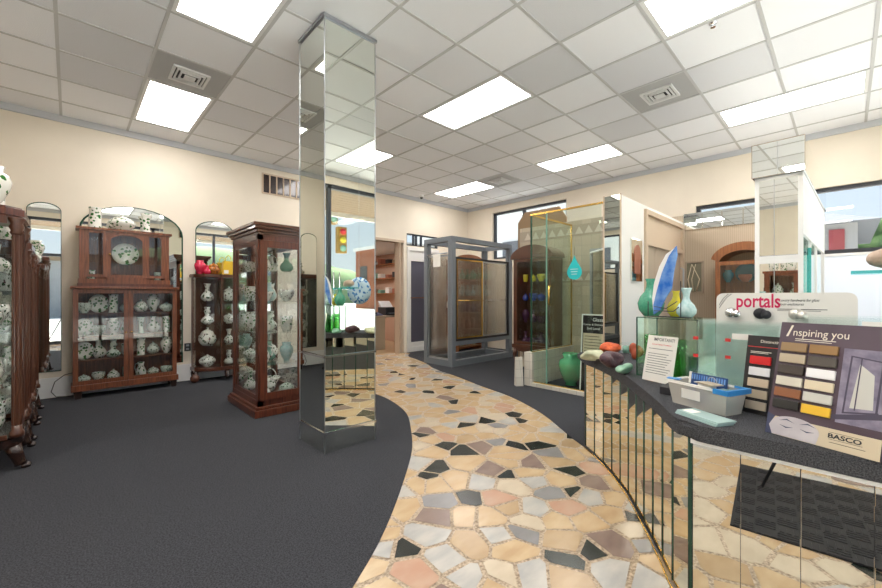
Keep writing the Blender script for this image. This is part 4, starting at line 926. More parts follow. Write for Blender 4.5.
# teal glass shelf and shell at far right
t = thing('shelf_stand', 'teal glass shelf at the right picture edge in front of the window', 'shelf', (3.28, -.33, 0))
MB().box(3.2, 3.37, -.62, -.02, 1.318, 1.335, .003).build('glass_shelf', 'teal_shelf_glass', t)
for a in (3.23, 3.34):
    MB().tube([(a,-.60,.0065),(a,-.60,1.60)], .012).build('post', 'chrome', t); MB().tube([(a,-.60,1.31),(a,-.15,1.31)], .007).build('bracket', 'chrome', t)
o = MB().blob((3.285,-.20,1.40), (.075,.13,.06), 3, .12).build('shell', 'shell'); tag(recentre(o), 'large brownish shell resting on the teal glass shelf', 'shell')

# ------------------------------------------------------------------ COUNTER
front = [(2.91,1.427),(2.705,1.190),(2.42,.935),(2.088,.703),(1.862,.558),(1.715,.470),(1.655,.40),(1.65,.25)]
fs = smooth(front, 5)[:-1]+[(1.65,.25),(1.65,Y0+.003)]
back = [(2.55,Y0+.003),(2.55,.15),(2.72,.42),(3.0,.75),(3.32,1.02),(3.5,1.33),(3.35,1.52),(3.08,1.56)]
t = thing('counter', 'curved sales counter with charcoal carpeted top and mirrored strip front', 'counter', (2.3, .4, 0))
MB().prism(fs+back, .662, .72, bev=.014).build('countertop', 'counter_carpet', t)
def inset(P, d):
    out = []
    for i, p in enumerate(P):
        a = P[max(i-1,0)]; b = P[min(i+1,len(P)-1)]; dx, dy = b[0]-a[0], b[1]-a[1]; L = math.hypot(dx, dy); out.append((p[0]-dy/L*d, p[1]+dx/L*d))
    return out
cf = [q for q in fs if q[1] > .41]; cf = inset(cf, .022)
# arc length split in 10 facets
L = [0]
for a, b in zip(cf, cf[1:]): L.append(L[-1]+math.hypot(b[0]-a[0], b[1]-a[1]))
def along(s_):
    for i in range(len(L)-1):
        if L[i] <= s_ <= L[i+1]+1e-9: t_ = (s_-L[i])/(L[i+1]-L[i]); return (cf[i][0]+(cf[i+1][0]-cf[i][0])*t_, cf[i][1]+(cf[i+1][1]-cf[i][1])*t_)
    return cf[-1]
N = 11; fp = [along(L[-1]*k/N) for k in range(N+1)]
# core
core = [(p[0]+.012, p[1]-.012) for p in fp]+[(1.69,.38),(1.69,Y0+.005)]+[(2.50,Y0+.005),(2.50,.15),(2.66,.42),(2.95,.77),(3.26,1.04),(3.42,1.33),(3.32,1.46),(3.08,1.50)]
MB().prism(core, .0065, .662).build('carcass', 'soft_black', t)
for a, b in zip(fp, fp[1:]):
    dx, dy = b[0]-a[0], b[1]-a[1]; l = math.hypot(dx, dy); ux, uy = dx/l, dy/l; nx, ny = uy, -ux
    if nx*(-1)+ny*1 < 0: nx, ny = -nx, -ny
    q = [(a[0]+ux*.003, a[1]+uy*.003), (b[0]-ux*.003, b[1]-uy*.003)]
    MB().prism([q[0], q[1], (q[1][0]-nx*.006, q[1][1]-ny*.006), (q[0][0]-nx*.006, q[0][1]-ny*.006)], .02, .660).build('mirror_strip', 'mirror_bronze', t)
mb = MB()
for k, a in enumerate(fp):
    mb.cyl(a[0], a[1], .02, .660, .0045, 8)
mb.build('strip_joints', 'green_edge', t)
mb = MB().tube([(p[0]-.008, p[1]+.010, .006) for p in fp], .004, 6); mb.build('base_strip', 'gold', t)
ys = [.395, .252, .099, -.058, -.21, -.37, -.53, Y0+.005]
for a, b in zip(ys, ys[1:]): MB().box(1.676, 1.682, b+.0006, a-.0006, .02, .645, .001).build('front_mirror', 'mirror_clear', t)
MB().box(1.668, 1.69, Y0+.005, .40, .645, .6625).build('front_trim', 'bright_white', t)
MB().box(1.672, 1.684, .396, .404, .02, .66).build('corner_strip', 'green_edge', t)

# door mat
t = thing('door_mat', 'black ribbed rubber door mat reflected in the counter front mirrors', 'mat', (.33, -.05, .002), R(-6))
MB().box(-.45, .50, -.55, .52, 0, .008, .003).build('mat_base', 'rubber', t, True)
mb = MB()
for i in range(12):
    for j in range(12):
        x_, y_ = -.43+i*.078, -.53+j*.087
        if (i+j) % 2:
            for k in range(3): mb.box(x_, x_+.072, y_+k*.027, y_+k*.027+.018, .008, .011)
        else:
            for k in range(3): mb.box(x_+k*.025, x_+k*.025+.017, y_, y_+.08, .008, .011)
mb.build('ribs', 'rubber', t, True)
# tripod (seen in the mirror)
t = thing('tripod', 'black tripod legs reflected in the counter front mirrors', 'tripod', (0,0,0))
MB().cyl(0, 0, .80, 1.03, .018).build('center_column', 'soft_black', t)
for a in ((.28,.355),(-.42,.10),(.12,-.44)): MB().tube([(a[0]*.05,a[1]*.05,.98),(a[0]*.55,a[1]*.55,.47),(a[0],a[1],.022)], [.014,.011,.008]).build('leg', 'soft_black', t)

# ------------------------------------------------------------------ counter goods
Z = .721
def rock(px, py, rad, m, label, seed, name='rock', dz=0):
    x, y = at(px, py, Z); o = MB().blob((x, y, Z+rad[2]*.93), rad, seed, .40, 4).build(name, m); tag(recentre(o), label, name.replace('_',' ')); o.location.z = Z; return o
rock(594, 361, (.10,.065,.042), 'rock_pale', 'pale yellow-white rock at the far tip of the counter', 1)
rock(610, 355, (.10,.06,.042), 'rock_orange', 'bright orange rock on the far tip of counter', 2)
rock(611, 367, (.085,.06,.045), 'rock_plum', 'dark plum rock in front of the orange rock', 3)
rock(598.5, 362, (.03,.03,.026), 'black', 'small black stone between pale and plum rocks', 8)
rock(624, 373, (.06,.045,.028), 'rock_green', 'small translucent green rock, nearest to counter edge', 4)
rock(636, 359, (.04,.04,.05), 'rock_red', 'reddish brown rock beside the glass tank', 5)
x, y = at(626.5, 353, Z)
t = thing('candle_jar', 'pale green glass candle block behind the orange rock', 'candle', (x, y, Z)); MB().box(x-.04, x+.04, y-.04, y+.04, Z, Z+.085, .012).build('jar', 'sample_glass', t); MB().cyl(x, y, Z+.003, Z+.06, .03).build('wax', 'celadon', t)
# tank
ta = Vector((2.45, .864)); tb = Vector((2.365, .535)); u = (tb-ta).normalized(); ang = math.atan2(u.y, u.x)
tk = thing('glass_tank', 'rectangular glass tank with green contents on the counter', 'tank', (ta.x, ta.y, Z), ang)
Wt, Dt, Ht = (tb-ta).length, .20, .345
mb = MB().box(0, Wt, 0, .004, .004, Ht).box(0, Wt, Dt-.004, Dt, .004, Ht).box(0, .004, .004, Dt-.004, .004, Ht).box(Wt-.004, Wt, .004, Dt-.004, .004, Ht); mb.build('tank_walls', 'tank_glass', tk, True)
MB().box(0, Wt, 0, Dt, 0, .004).build('tank_bottom', 'green_edge', tk, True)
mb = MB().box(-.003, .003, -.003, .003, 0, Ht).box(Wt-.003, Wt+.003, -.003, .003, 0, Ht).box(-.003, .003, Dt-.003, Dt+.003, 0, Ht).box(-.002, Wt+.002, -.003, .002, Ht-.003, Ht+.001).box(-.002, .002, -.002, Dt, Ht-.003, Ht+.001); mb.build('edge_seals', 'green_edge', tk, True)
MB().box(.0, Wt, 0, Dt, Ht+.001, Ht+.006).build('tank_lid', 'tank_glass', tk, True)
def tl(a, b, z=0): return (ta.x+u.x*a-u.y*b, ta.y+u.y*a+u.x*b, Z+z)
for k, (a, b, s_, h) in enumerate(((.055,.08,.075,.235),(.15,.12,.07,.20),(.24,.09,.07,.22))):
    x, y, z = tl(a, b, .0045); o = MB().lathe([(.045,0),(.05,.02),(.052,.5*h),(.05,h),(.046,h),(.046,.01),(0,.008)], x, y, z, 20).build('green_jar', 'green_liquid')
    tag(recentre(o), 'green glass cylinder inside the tank, %s' % ('left','middle','right')[k], 'jar', 'green cylinders in the tank')
zt = Ht+.0065
x, y, z = tl(.015, .115, zt); vase('pear', x, y, z, .225, 'jade', 'green quilted glass vase at left on the tank lid', 'vase', wid=.78)
x, y, z = tl(.145, .15, zt); vase('pear', x, y, z, .15, 'yellow_glass', 'yellow glass vase behind the blue glass sail', 'vase', wid=.75)
x, y, z = tl(.235, .09, zt)
vase('bottle', x, y, z, .165, 'opal_blue', 'opal blue vase with ruffled rim at right on tank lid', 'vase', wid=.8)
# blue glass sail
x, y, z = tl(.085, .030, zt)
t = thing('glass_sail', 'tall curved blue and white glass sail on a black wire stand', 'glass sculpture', (x, y, z), ang)
pts = [(.0,.01),(.035,.03),(.075,.10),(.105,.14),(.115,.22),(.135,.30),(.13,.345),(.09,.30),(.05,.22),(.02,.13),(.0,.06)]
MB().prism([(a, b*1.15) for a, b in pts], -.004, .004, 'xz').build('blue_pane', 'cobalt', t, True)
MB().prism([(a, b*1.15) for a, b in ((-.004,.02),(.018,.13),(.048,.22),(.088,.30),(.125,.342),(.07,.31),(.03,.25),(.0,.17),(-.012,.09))], .003, .009, 'xz').build('white_pane', 'bright_white', t, True)
mb = MB().tube([(-.02,-.03,.002),(.20,-.03,.002),(.20,.015,.002),(-.02,.015,.002),(-.02,-.03,.002)], .0025, 6).tube([(-.015,-.03,.0),(-.015,-.03,.09)], .0025, 6).tube([(.02,-.03,.035),(.13,-.03,.035),(.16,-.03,.06)], .0025, 6).tube([(.17,-.03,.0),(.17,-.03,.20)], .0025, 6).tube([(.02,-.03,.06),(.09,-.03,.05),(.15,-.03,.09)], .002, 6)
mb.build('wire_stand', 'soft_black', t, True)

def board(name, label, cat, bl, br, h, lean, m, th=.006):
    v = Vector((br[0]-bl[0], br[1]-bl[1])); a = math.atan2(v.y, v.x); w = v.length
    t = thing(name, label, cat, (bl[0], bl[1], Z), a, -R(lean)); return t, w
def bx(p, x0, x1, z0, z1, y0, y1, m, name, bev=0): return MB().box(x0, x1, y0, y1, z0, z1, bev).build(name, m, p, True)
# IMPORTANT sign
t, w = board('notice_sign', 'white notice reading IMPORTANT leaning against the glass tank', 'sign', (2.345,.800), (2.285,.640), .27, 12, 'paper')
w = .178; bx(t, 0, w, .001, .255, 0, .003, 'paper', 'sheet')
text('heading', 'IMPORTANT!', .025, t, (w/2+.012, -.0004, .226), 'ink', .0003, .0001, align='CENTER', squash=.85)
text('red_line', 'Current Market Conditions', .011, t, (w/2, -.0004, .203), 'red_ink', .0003, align='CENTER', squash=.95)
mb = MB()
for k in range(11):
    if k == 1: continue
    mb.box(.015, w-.02-.03*((k*5) % 4)/3, -.0006, 0, .180-k*.0135, .1825-k*.0135)
mb.build('printed_lines', 'ink', t, True)
MB().box(.02, w*.5, -.02, -.0, 0, .001).box(.06, .12, .004, .007, .0, .18).build('easel_back', 'cardboard', t, True)
# glass sheet rack
gt = thing('sample_rack', 'rack of upright greenish glass sheets behind the plastic bin', 'rack', (2.17, .38, Z))
bx_ = MB().box(2.05, 2.30, .20, .62, Z, Z+.035, .004); bx_.build('rack_base', 'soft_black', gt)
MB().box(2.045, 2.05, .22, .55, Z+.03, Z+.055).build('label_strip', 'paper', gt)
zts = [1.055,1.062,1.066,1.070,1.073,1.060,1.075]
for k in range(7):
    x = 2.07+k*.034; y1_ = .505+k*.010; o = MB().box(x, x+.005, .19, y1_, Z+.036, zts[k], .001).build('glass_sheet', 'sample_glass')
    tag(recentre(o), 'upright glass sheet in the rack, %s' % ('nearest to viewer','second from the front','third from the front','middle one','third from the back','second from the back','rearmost')[k], 'glass sheet', 'glass sheets in the sample rack')
    if k in (0,2,4):
        if k == 0:
            for (a, z) in ((y1_-.03,1.0),(y1_-.15,1.0),(y1_-.03,.92),(y1_-.15,.925)): MB().box(x-.0012, x-.0002, a-.010, a+.010, z-.007, z+.007).build('red_sticker', 'red_ink', o).matrix_parent_inverse = Matrix.Translation(-o.location)
MB().box(2.064, 2.068, .27, .34, 1.005, 1.03).build('paper_label', 'paper', gt)
# second rack to the right
gt = thing('sample_rack', 'rack of tall glass sheets behind the purple swatch board', 'rack', (2.05, -.15, Z))
MB().box(2.02, 2.20, -.45, .15, Z, Z+.035, .004).build('rack_base', 'soft_black', gt)
for k in range(3):
    x = 2.05+k*.045; o = MB().box(x, x+.005, -.43, .16-k*.02, Z+.036, 1.105+k*.006, .001).build('glass_sheet', 'sample_glass')
    tag(recentre(o), 'tall glass sheet behind the purple swatch board, %s' % ('front one','middle one','back one')[k], 'glass sheet', 'glass sheets behind the swatch board')
MB().box(2.046, 2.0495, -.12, -.04, 1.082, 1.10).build('paper_label', 'paper', gt)
# portals board
t = thing('portals_board', 'white rounded board lettered portals with sample knobs behind glass sheets', 'display board', (2.36, .455, Z), R(-90), R(-2))
w, h = .49, .486
pts = []
for (cx_, cz_, a0) in ((w-.03,.03,-90),(w-.03,h-.03,0),(.03,h-.03,90),(.03,.03,180)): pts += [(cx_+.03*math.cos(R(a0+k*22.5)), cz_+.03*math.sin(R(a0+k*22.5))) for k in range(5)]
MB().prism(pts, 0, .012, 'xz').build('board', 'board_white', t, True)
text('brand_lettering', 'portals', .090, t, (.080, -.0006, h-.068), 'magenta', .0004, .0016, squash=.66)
text('tagline', 'Luxury hardware for glass', .017, t, (.240, -.0006, h-.040), 'ink', .0003, shear=.35, squash=.75)
text('tagline', 'door enclosures', .017, t, (.240, -.0006, h-.058), 'ink', .0003, shear=.35, squash=.75)
mb = MB().box(.235, .30, -.0006, 0, h-.077, h-.074).box(.315, .40, -.0006, 0, h-.077, h-.074).box(.235, .29, -.0006, 0, h-.083, h-.081).box(.315, .38, -.0006, 0, h-.083, h-.081); mb.build('printed_lines', 'ink', t, True)
mb = MB(); mb.tube([(.012,-.001,h-.06),(.03,-.001,h-.025),(.05,-.001,h-.004)], .0012, 6).tube([(.012,-.001,h-.075),(.04,-.001,h-.025),(.062,-.001,h-.004)], .0012, 6); mb.build('corner_stripes', 'ink', t, True)
for k, (a, m_) in enumerate(((.062,'chrome'),(.175,'soft_black'),(.30,'metal_foil'))):
    o = MB().lathe([(0,0),(.024,0),(.026,-.012),(.020,-.022),(0,-.026)], a, -.0, h-.098, 20, axis='y').lathe([(0,-.010),(.018,-.010),(.020,-.024),(.014,-.032),(0,-.034)], a+.022, -.0, h-.103, 18, axis='y').build('sample_knob', m_, t, True); o['label'] = ('chrome knob','black knob','nickel knob')[k]
# Distinctive board
t, w = board('swatch_board', 'black swatch board with red and pale samples beside the purple board', 'display board', (1.985,.300), (1.945,.165), .31, 12, 'board_black')
w = .14; bx(t, 0, w, .001, .315, 0, .006, 'board_black', 'board')
text('heading', 'Distinctive B', .017, t, (.045, -.0006, .287), 'offwhite_text', .0003)
bx(t, .004, w, .268, .2705, -.0008, 0, 'red_ink', 'red_rule')
mb = MB().box(.015, .085, -.0008, 0, .248, .2505).box(.015, .075, -.0008, 0, .243, .245); mb.build('printed_lines', 'offwhite_text', t, True)
for k, m_ in enumerate(('sw_red','sw_white','sw_beige','sw_sand','sw_stone')):
    z = .198-k*.045; o = bx(t, .018, .088, z, z+.033, -.009, 0, m_, 'swatch', .002); o['label'] = ('red swatch','white swatch','beige swatch','sand swatch','stone swatch')[k]
# purple Inspiring you board
t, w = board('swatch_board', 'large purple swatch board headed Inspiring you at the right of counter', 'display board', (1.741,.193), (1.65,-.062), .39, 15.6, 'board_purple')
w, h = .275, .392
bx(t, 0, w, .001, h, 0, .008, 'board_purple', 'board')
text('heading', 'I', .058, t, (.014, -.0006, h-.050), 'offwhite_text', .0003, .0002, shear=.3)
text('heading', 'nspiring you', .036, t, (.036, -.0006, h-.046), 'offwhite_text', .0003, squash=.82)
mb = MB().box(.045, .15, -.0008, 0, h-.058, h-.0555).box(.045, .14, -.0008, 0, h-.064, h-.062); mb.build('printed_lines', 'offwhite_text', t, True)
sw = [('sw_tan','sw_gold'),('sw_sand','sw_dark'),('sw_umber','sw_white'),('sw_ivory','sw_cream'),('sw_rust','sw_silver'),('sw_black','sw_brass')]
for r_, row in enumerate(sw):
    for c_, m_ in enumerate(row):
        a = .012+c_*.078; z = h-.103-r_*.0395; o = bx(t, a, a+.071, z, z+.030, -.010, 0, m_, 'swatch', .002); o['label'] = m_[3:]+' coloured swatch, row '+('one','two','three','four','five','six')[r_]
bx(t, .172, w, .085, h-.075, -.0009, 0, 'lilac', 'photo_print'); 
mb = MB().prism([(.185,.12),(.19,h-.10),(.194,h-.10),(.189,.12)], -.0016, -.0009, 'xz').prism([(.185,.12),(.185,.115),(.262,.13),(.262,.135)], -.0016, -.0009, 'xz').prism([(.255,.13),(.258,h-.11),(.262,h-.11),(.26,.13)], -.0016, -.0009, 'xz').prism([(.19,h-.10),(.19,h-.096),(.262,h-.106),(.262,h-.11)], -.0016, -.0009, 'xz').prism([(.21,.13),(.213,h-.10),(.216,h-.10),(.213,.13)], -.0016, -.0009, 'xz'); mb.build('photo_lines', 'lilac_dark', t, True)
MB().prism([(.20,.135),(.212,h-.12),(.245,h-.15),(.25,.14)], -.0012, -.0009, 'xz').build('photo_glass', 'sw_silver', t, True)
MB().prism([(.16,.105),(w,.135),(w,.118),(.16,.09)], -.0014, -.0009, 'xz').build('photo_shadow', 'lilac_dark', t, True)
bx(t, 0, w, .001, .062, -.001, 0, 'sand_print', 'lower_band'); 
n = 16; MB().prism([(.013,.002),(.135,.002),(.14,.03)]+[(.075+.065*math.cos(math.pi*k/n), .035+.035*math.sin(math.pi*k/n)) for k in range(n+1)]+[(.008,.03)], -.0018, -.001, 'xz').build('face_print', 'skin_print', t, True)
MB().prism([(0,.0),(.02,.0),(.008,.03),(.022,.062),(.0,.07)], -.0024, -.0018, 'xz').build('hair_print', 'navy_print', t, True)
mb = MB()
for cx_ in (.055,.110): mb.prism([(cx_-.020,.038),(cx_,.030),(cx_+.020,.036),(cx_,.034)], -.0024, -.0018, 'xz').prism([(cx_-.022,.050),(cx_,.056),(cx_+.022,.050),(cx_,.060)], -.0024, -.0018, 'xz')
mb.build('eye_print', 'navy_print', t, True)
text('logo', 'BASCO', .019, t, (.160, -.0016, .034), 'ink', .0003, .0005, squash=1.25)
mb = MB().box(.162, .238, -.0014, -.001, .0295, .0305).box(.162, .238, -.0014, -.001, .0505, .0515).box(.165, .245, -.0014, -.001, .020, .0215); mb.build('logo_rules', 'ink', t, True)
# plastic bin
ba, bb = Vector((1.93,.533)), Vector((1.845,.325)); u2 = (bb-ba).normalized()
t = thing('plastic_bin', 'translucent plastic bin with blue corner holding glass samples', 'bin', (ba.x, ba.y, Z), math.atan2(u2.y, u2.x))
w, dp, h = .226, .10, .10
def taper(mb, x0, x1, y0, y1, z0, z1, e):
    a = [mb.bm.verts.new(p) for p in ((x0+e,y0+e,z0),(x1-e,y0+e,z0),(x1-e,y1-e,z0),(x0+e,y1-e,z0))]; b = [mb.bm.verts.new(p) for p in ((x0,y0,z1),(x1,y0,z1),(x1,y1,z1),(x0,y1,z1))]
    mb.bm.faces.new(a[::-1])
    for k in range(4): mb.bm.faces.new((a[k], a[(k+1)%4], b[(k+1)%4], b[k]))
mb = MB(); taper(mb, -.012, w+.012, -.012, dp+.012, .0, h, .014); o = mb.build('tub', 'bin_plastic', t, True); o.modifiers.new('s','SOLIDIFY').thickness = .002
mb = MB().box(-.020, w*.84, -.020, -.010, h-.008, h+.002).box(-.020, w*.84, dp+.010, dp+.020, h-.008, h+.002).box(-.020, -.010, -.010, dp+.010, h-.008, h+.002); mb.build('rim', 'paper', t, True)
mb = MB().box(w*.84, w+.022, -.022, -.010, h-.016, h+.004, .003).box(w*.84, w+.022, dp+.010, dp+.022, h-.016, h+.004, .003).box(w+.010, w+.022, -.010, dp+.010, h-.016, h+.004); mb.build('blue_clip', 'blue_plastic', t, True)
MB().box(.05, .13, -.0085, -.0075, .035, .075).build('label', 'paper', t, True)
def tb_(a, b, z): v = ba+u2*a+Vector((-u2.y, u2.x))*b; return (v.x, v.y, Z+z)
for k in range(6):
    x, y, z = tb_(.165+k*.0085, .05, .004); o = MB().box(-.0025,.0025,-.045,.045,0,.085).build('glass_sample', 'pale_glass'); o.location = (x,y,z); o.rotation_euler[2] = math.atan2(u2.y,u2.x)
    tag(o, 'small pale green glass sample standing at right end of the bin', 'glass sample', 'glass samples in the bin')
x, y, z = tb_(.02, .075, .004); t = thing('sample_binder', 'navy blue binder standing in the plastic bin', 'binder', (x, y, z), math.atan2(u2.y,u2.x), -R(8))
MB().box(.0, .155, .0, .006, 0, .128).build('cover', 'navy_blue', t, True); mb = MB()
for k in range(14): mb.box(.006+k*.0105, .012+k*.0105, -.001, 0, .10, .122)
mb.build('chain_samples', 'cobalt', t, True); MB().box(-.006, .004, -.001, .006, .08, .13).build('spine', 'paper', t, True)
x, y, z = tb_(.085, .02, .088); t = thing('foil_packet', 'silvery sample packets with ring lying on top of the bin', 'packet', (x, y, z), math.atan2(u2.y,u2.x)-.2)
MB().box(0, .085, .0, .05, .016, .020, .001).build('packet_sheet', 'metal_foil', t, True); MB().box(.03, .105, -.015, .04, .021, .026, .001).build('packet_sheet', 'sw_sand', t, True)
MB().tube([(.06+.022*math.cos(R(a)), .03, .026+.022*math.sin(R(a))) for a in range(0,181,20)], .0015, 6).build('ring', 'steel', t, True)
MB().box(.02,.07,.0,.04,.0,.016).build('packet_block', 'paper', t, True)
x, y, z = tb_(-.005, .01, .103); solo(MB().box(x-.015, x+.02, y-.03, y+.02, z, z+.003), 'blue_card', 'blue_plastic', 'small blue card on left rim of the bin', 'card')
# stack of glass plates
pa, pb = Vector((1.757,.475)), Vector((1.665,.315)); u3 = (pb-pa).normalized(); aa = math.atan2(u3.y,u3.x)
for k in range(4):
    o = MB().box(0, .175, 0, .085, 0, .0035, .0008).build('glass_plate', 'pale_glass'); o.location = (pa.x+.002*k, pa.y-.002*k, Z+.0037*k); o.rotation_euler[2] = aa+R(1.2*(k % 2))
    tag(o, 'flat green glass sample in front of bin, %s of stack' % ('bottom','second from bottom','third from bottom','top')[k], 'glass plate', 'flat glass samples before the bin')
o = MB().box(.01, .055, .015, .06, 0, .0005).build('paper_label', 'paper'); o.location = (pa.x+.006, pa.y-.006, Z+.0149); o.rotation_euler[2] = aa; tag(o, 'white paper label on the flat glass samples', 'label')

# blue swirled plate hanging in the shop window
t = thing('hanging_plate', 'large blue swirled glass plate hanging in the shop window, seen mirrored', 'plate', (3.62, -.45, 1.05))
MB().lathe([(0,.0),(.10,.0),(.235,.03),(.235,.038),(.1,.012),(0,.012)], 3.62, -.45, 1.29, 40, axis='y').build('plate_disc', 'blue_swirl', t)
MB().tube([(3.62,-.43,1.52),(3.62,-.43,ZC-.01)], .002, 6).build('hanging_wire', 'steel', t)

# ------------------------------------------------------------------ OFFICE contents
t = thing('office_desk', 'beige desk with printer seen through the far doorway', 'desk', (5.3, 7.3, 0))
MB().box(4.75, 5.75, 7.10, 7.60, .72, .76, .004).build('desktop', 'taupe', t); MB().box(4.78, 5.10, 7.14, 7.56, .005, .72).build('side_cabinet', 'sw_sand', t)
for b in (7.14, 7.56): MB().tube([(5.70,b,.005),(5.70,b,.72)], .018).build('leg', 'soft_black', t)
t = thing('printer', 'grey printer standing on the office desk', 'printer', (5.38, 7.38, .761)); MB().box(5.18, 5.58, 7.22, 7.54, .761, .94, .012).build('body', 'soft_black', t); MB().prism([(7.44,.94),(7.54,.94),(7.60,1.08),(7.58,1.08)], 5.22, 5.54, 'yz').build('paper_tray', 'vent_white', t); MB().box(5.22, 5.54, 7.14, 7.22, .80, .815).build('output_tray', 'grey_paint', t)
t = thing('desk_phone', 'dark desk phone at left end of the office desk', 'phone', (4.98, 7.3, .761)); MB().prism([(7.2,.761),(7.4,.761),(7.4,.83),(7.2,.78)], 4.90, 5.08, 'yz').build('base', 'navy_print', t); MB().tube([(4.92,7.22,.81),(4.93,7.3,.85),(4.92,7.4,.86)], .018).build('handset', 'soft_black', t)
t = thing('office_shelves', 'wall shelves with boxes on the pinkish office wall', 'shelf', (6.1, 8.6, 1.1))
for k, z in enumerate((1.25,1.65,2.02)): MB().box(5.98, 6.199, 7.9, 9.2, z, z+.025).build('shelf_board', 'oak', t)
kk = 0
for z in (1.276,1.676,2.046):
    for y in (8.05,8.35,8.7,9.0):
        kk += 1; m_ = ('soft_black','copper_glaze','paper','celadon','cardboard')[kk % 5]
        solo(MB().box(6.02, 6.17, y-.07, y+.07, z, z+.09+.03*(kk % 3), .006), 'office_box', m_, '%s box, %s on %s office shelf' % (('black','copper','white','green','brown')[kk % 5], {8.05:'first from doorway',8.35:'second from doorway',8.7:'third from doorway',9.0:'last'}[y], {1.276:'lowest',1.676:'middle',2.046:'highest'}[z]), 'box', 'boxes on the office shelves')
t = thing('office_chair', 'dark teal office chair beyond the far doorway', 'chair', (5.50, 6.82, 0))
MB().box(5.30, 5.70, 6.66, 7.04, .42, .50, .03).build('seat', 'teal_dark', t); MB().box(5.30, 5.70, 6.60, 6.66, .52, 1.02, .025).build('backrest', 'teal_dark', t); MB().cyl(5.5, 6.85, .08, .42, .03).build('post', 'soft_black', t)
for k in range(5):
    a = R(72*k); MB().tube([(5.5,6.85,.09),(5.5+.24*math.cos(a),6.85+.24*math.sin(a),.04)], .018).build('base_leg', 'soft_black', t)
MB().box(5.45, 5.55, 6.62, 6.80, .44, .56).build('back_bracket', 'soft_black', t)
t = thing('office_light', 'lit ceiling panel in the office beyond the doorway', 'ceiling light', (4.8, 8.0, 2.31)); MB().box(4.4, 5.2, 7.6, 8.4, 2.305, 2.319).build('frame', 'vent_white', t); MB().box(4.43, 5.17, 7.63, 8.37, 2.298, 2.305).build('diffuser', 'diffuser', t)

# ------------------------------------------------------------------ OUTSIDE
struct(MB().box(-60, 80, -80, 60, -.35, -.2), 'ground', 'asphalt')
struct(MB().box(-6, 12, -4.2, Y0-.1, -.2, -.02), 'sidewalk', 'sidewalk')
t = thing('entrance_canopy', 'plank-lined canopy over the street windows, seen in the mirrors', 'canopy', (3, -2, 3.2))
mb = MB()
for k in range(12): mb.box(-2, 9, -.84-.18*k-.160, -.84-.18*k, 3.20, 3.24)
mb.build('soffit', 'plank', t); MB().box(-2, 9, -3.1, -3.0, 3.1, 3.45).build('fascia', 'white_paint', t); MB().box(-2, 9, -3.0, -.82, 3.24, 3.45).build('deck', 'white_paint', t)
def building(name, label, x0, x1, y0, y1, h, wm, rm, wins, roof=0):
    t = thing(name, label, 'building', ((x0+x1)/2, (y0+y1)/2, -.2)); MB().box(x0, x1, y0, y1, -.2, h).build('walls', wm, t)
    if roof: 
        mb = MB(); v = [mb.bm.verts.new(p) for p in ((x0-.4,y0-.4,h),(x1+.4,y0-.4,h),(x1+.4,y1+.4,h),(x0-.4,y1+.4,h),((x0+x1)/2,y0+1.5,h+roof),((x0+x1)/2,y1-1.5,h+roof))]
        for q in ((0,1,4),(1,2,5,4),(2,3,5),(3,0,4,5),(0,3,2,1)): mb.bm.faces.new([v[k] for k in q])
        mb.build('roof', rm, t)
    else: MB().box(x0-.2, x1+.2, y0-.2, y1+.2, h, h+.35).build('parapet', rm, t)
    for (p, c, a0, a1, z0, z1, m_) in wins: pane(MB(), p, c-.05, c+.05, a0, a1, z0, z1).build('window', m_, t)
    return t
building('brick_building', 'orange brick building across the street, seen in the mirrored column', 24, 38, -34, -22, 6.4, 'brick', 'white_paint', [('x',24,-33+2.8*k,-31.6+2.8*k,2.6,4.6,'window_frame') for k in range(4)])
building('white_building', 'low pale building with a white parapet beyond the street', -14, 6, -34, -24, 3.6, 'siding', 'plank', [('y',-24,-12+3*k,-10+3*k,.8,2.6,'window_frame') for k in range(5)])
building('neighbor_house', 'pale house with grey eave and red door outside the right window', 15, 21, -.22, 6, 3.15, 'siding', 'roof_grey', [('x',15,.02,.32,.2,3.0,'red_panel'),('x',15,1.2,2.2,1,2.4,'roof_grey')], 1.0)
building('far_house', 'low house with grey roof farther off outside the right window', 22, 28, -7, -.7, 2.5, 'siding', 'roof_grey', [('x',22,-2.0,-1.2,1.6,2.4,'bright_white'),('x',22,-4,-3,1.2,2.3,'roof_grey')], .9)
building('long_building', 'pale flat-roofed building outside the high far window', 14, 24, 7, 17, 5.2, 'pale_siding', 'roof_grey', [('x',14,8+1.6*k,9+1.6*k,2.6,3.6,'roof_grey') for k in range(5)])
mb = MB()
for k in range(9):
    a = random.uniform(-40, 40); mb.blob((a*1.6+12, -75, -1), (22, 10, random.uniform(8, 12)), k+20, .1, 3)
tag(mb.build('hill_ridge', 'hill_green'), 'green wooded hills on the far horizon behind the street', 'hill', kind='structure')
t = thing('tree', 'bushy green tree outside the right window behind the house', 'tree', (32.5, -2.0, -.2)); MB().tube([(32.5,-2.0,-.2),(32.6,-2.0,3)], [.25,.15]).build('trunk', 'dark_oak', t)
mb = MB()
for k in range(6): mb.blob((32.5+random.uniform(-1,1), -2.0+random.uniform(-1.6,1.6), 4.2+random.uniform(-.6,1)), (1.5,1.5,1.2), k+40, .3)
mb.build('crown', 'foliage', t)
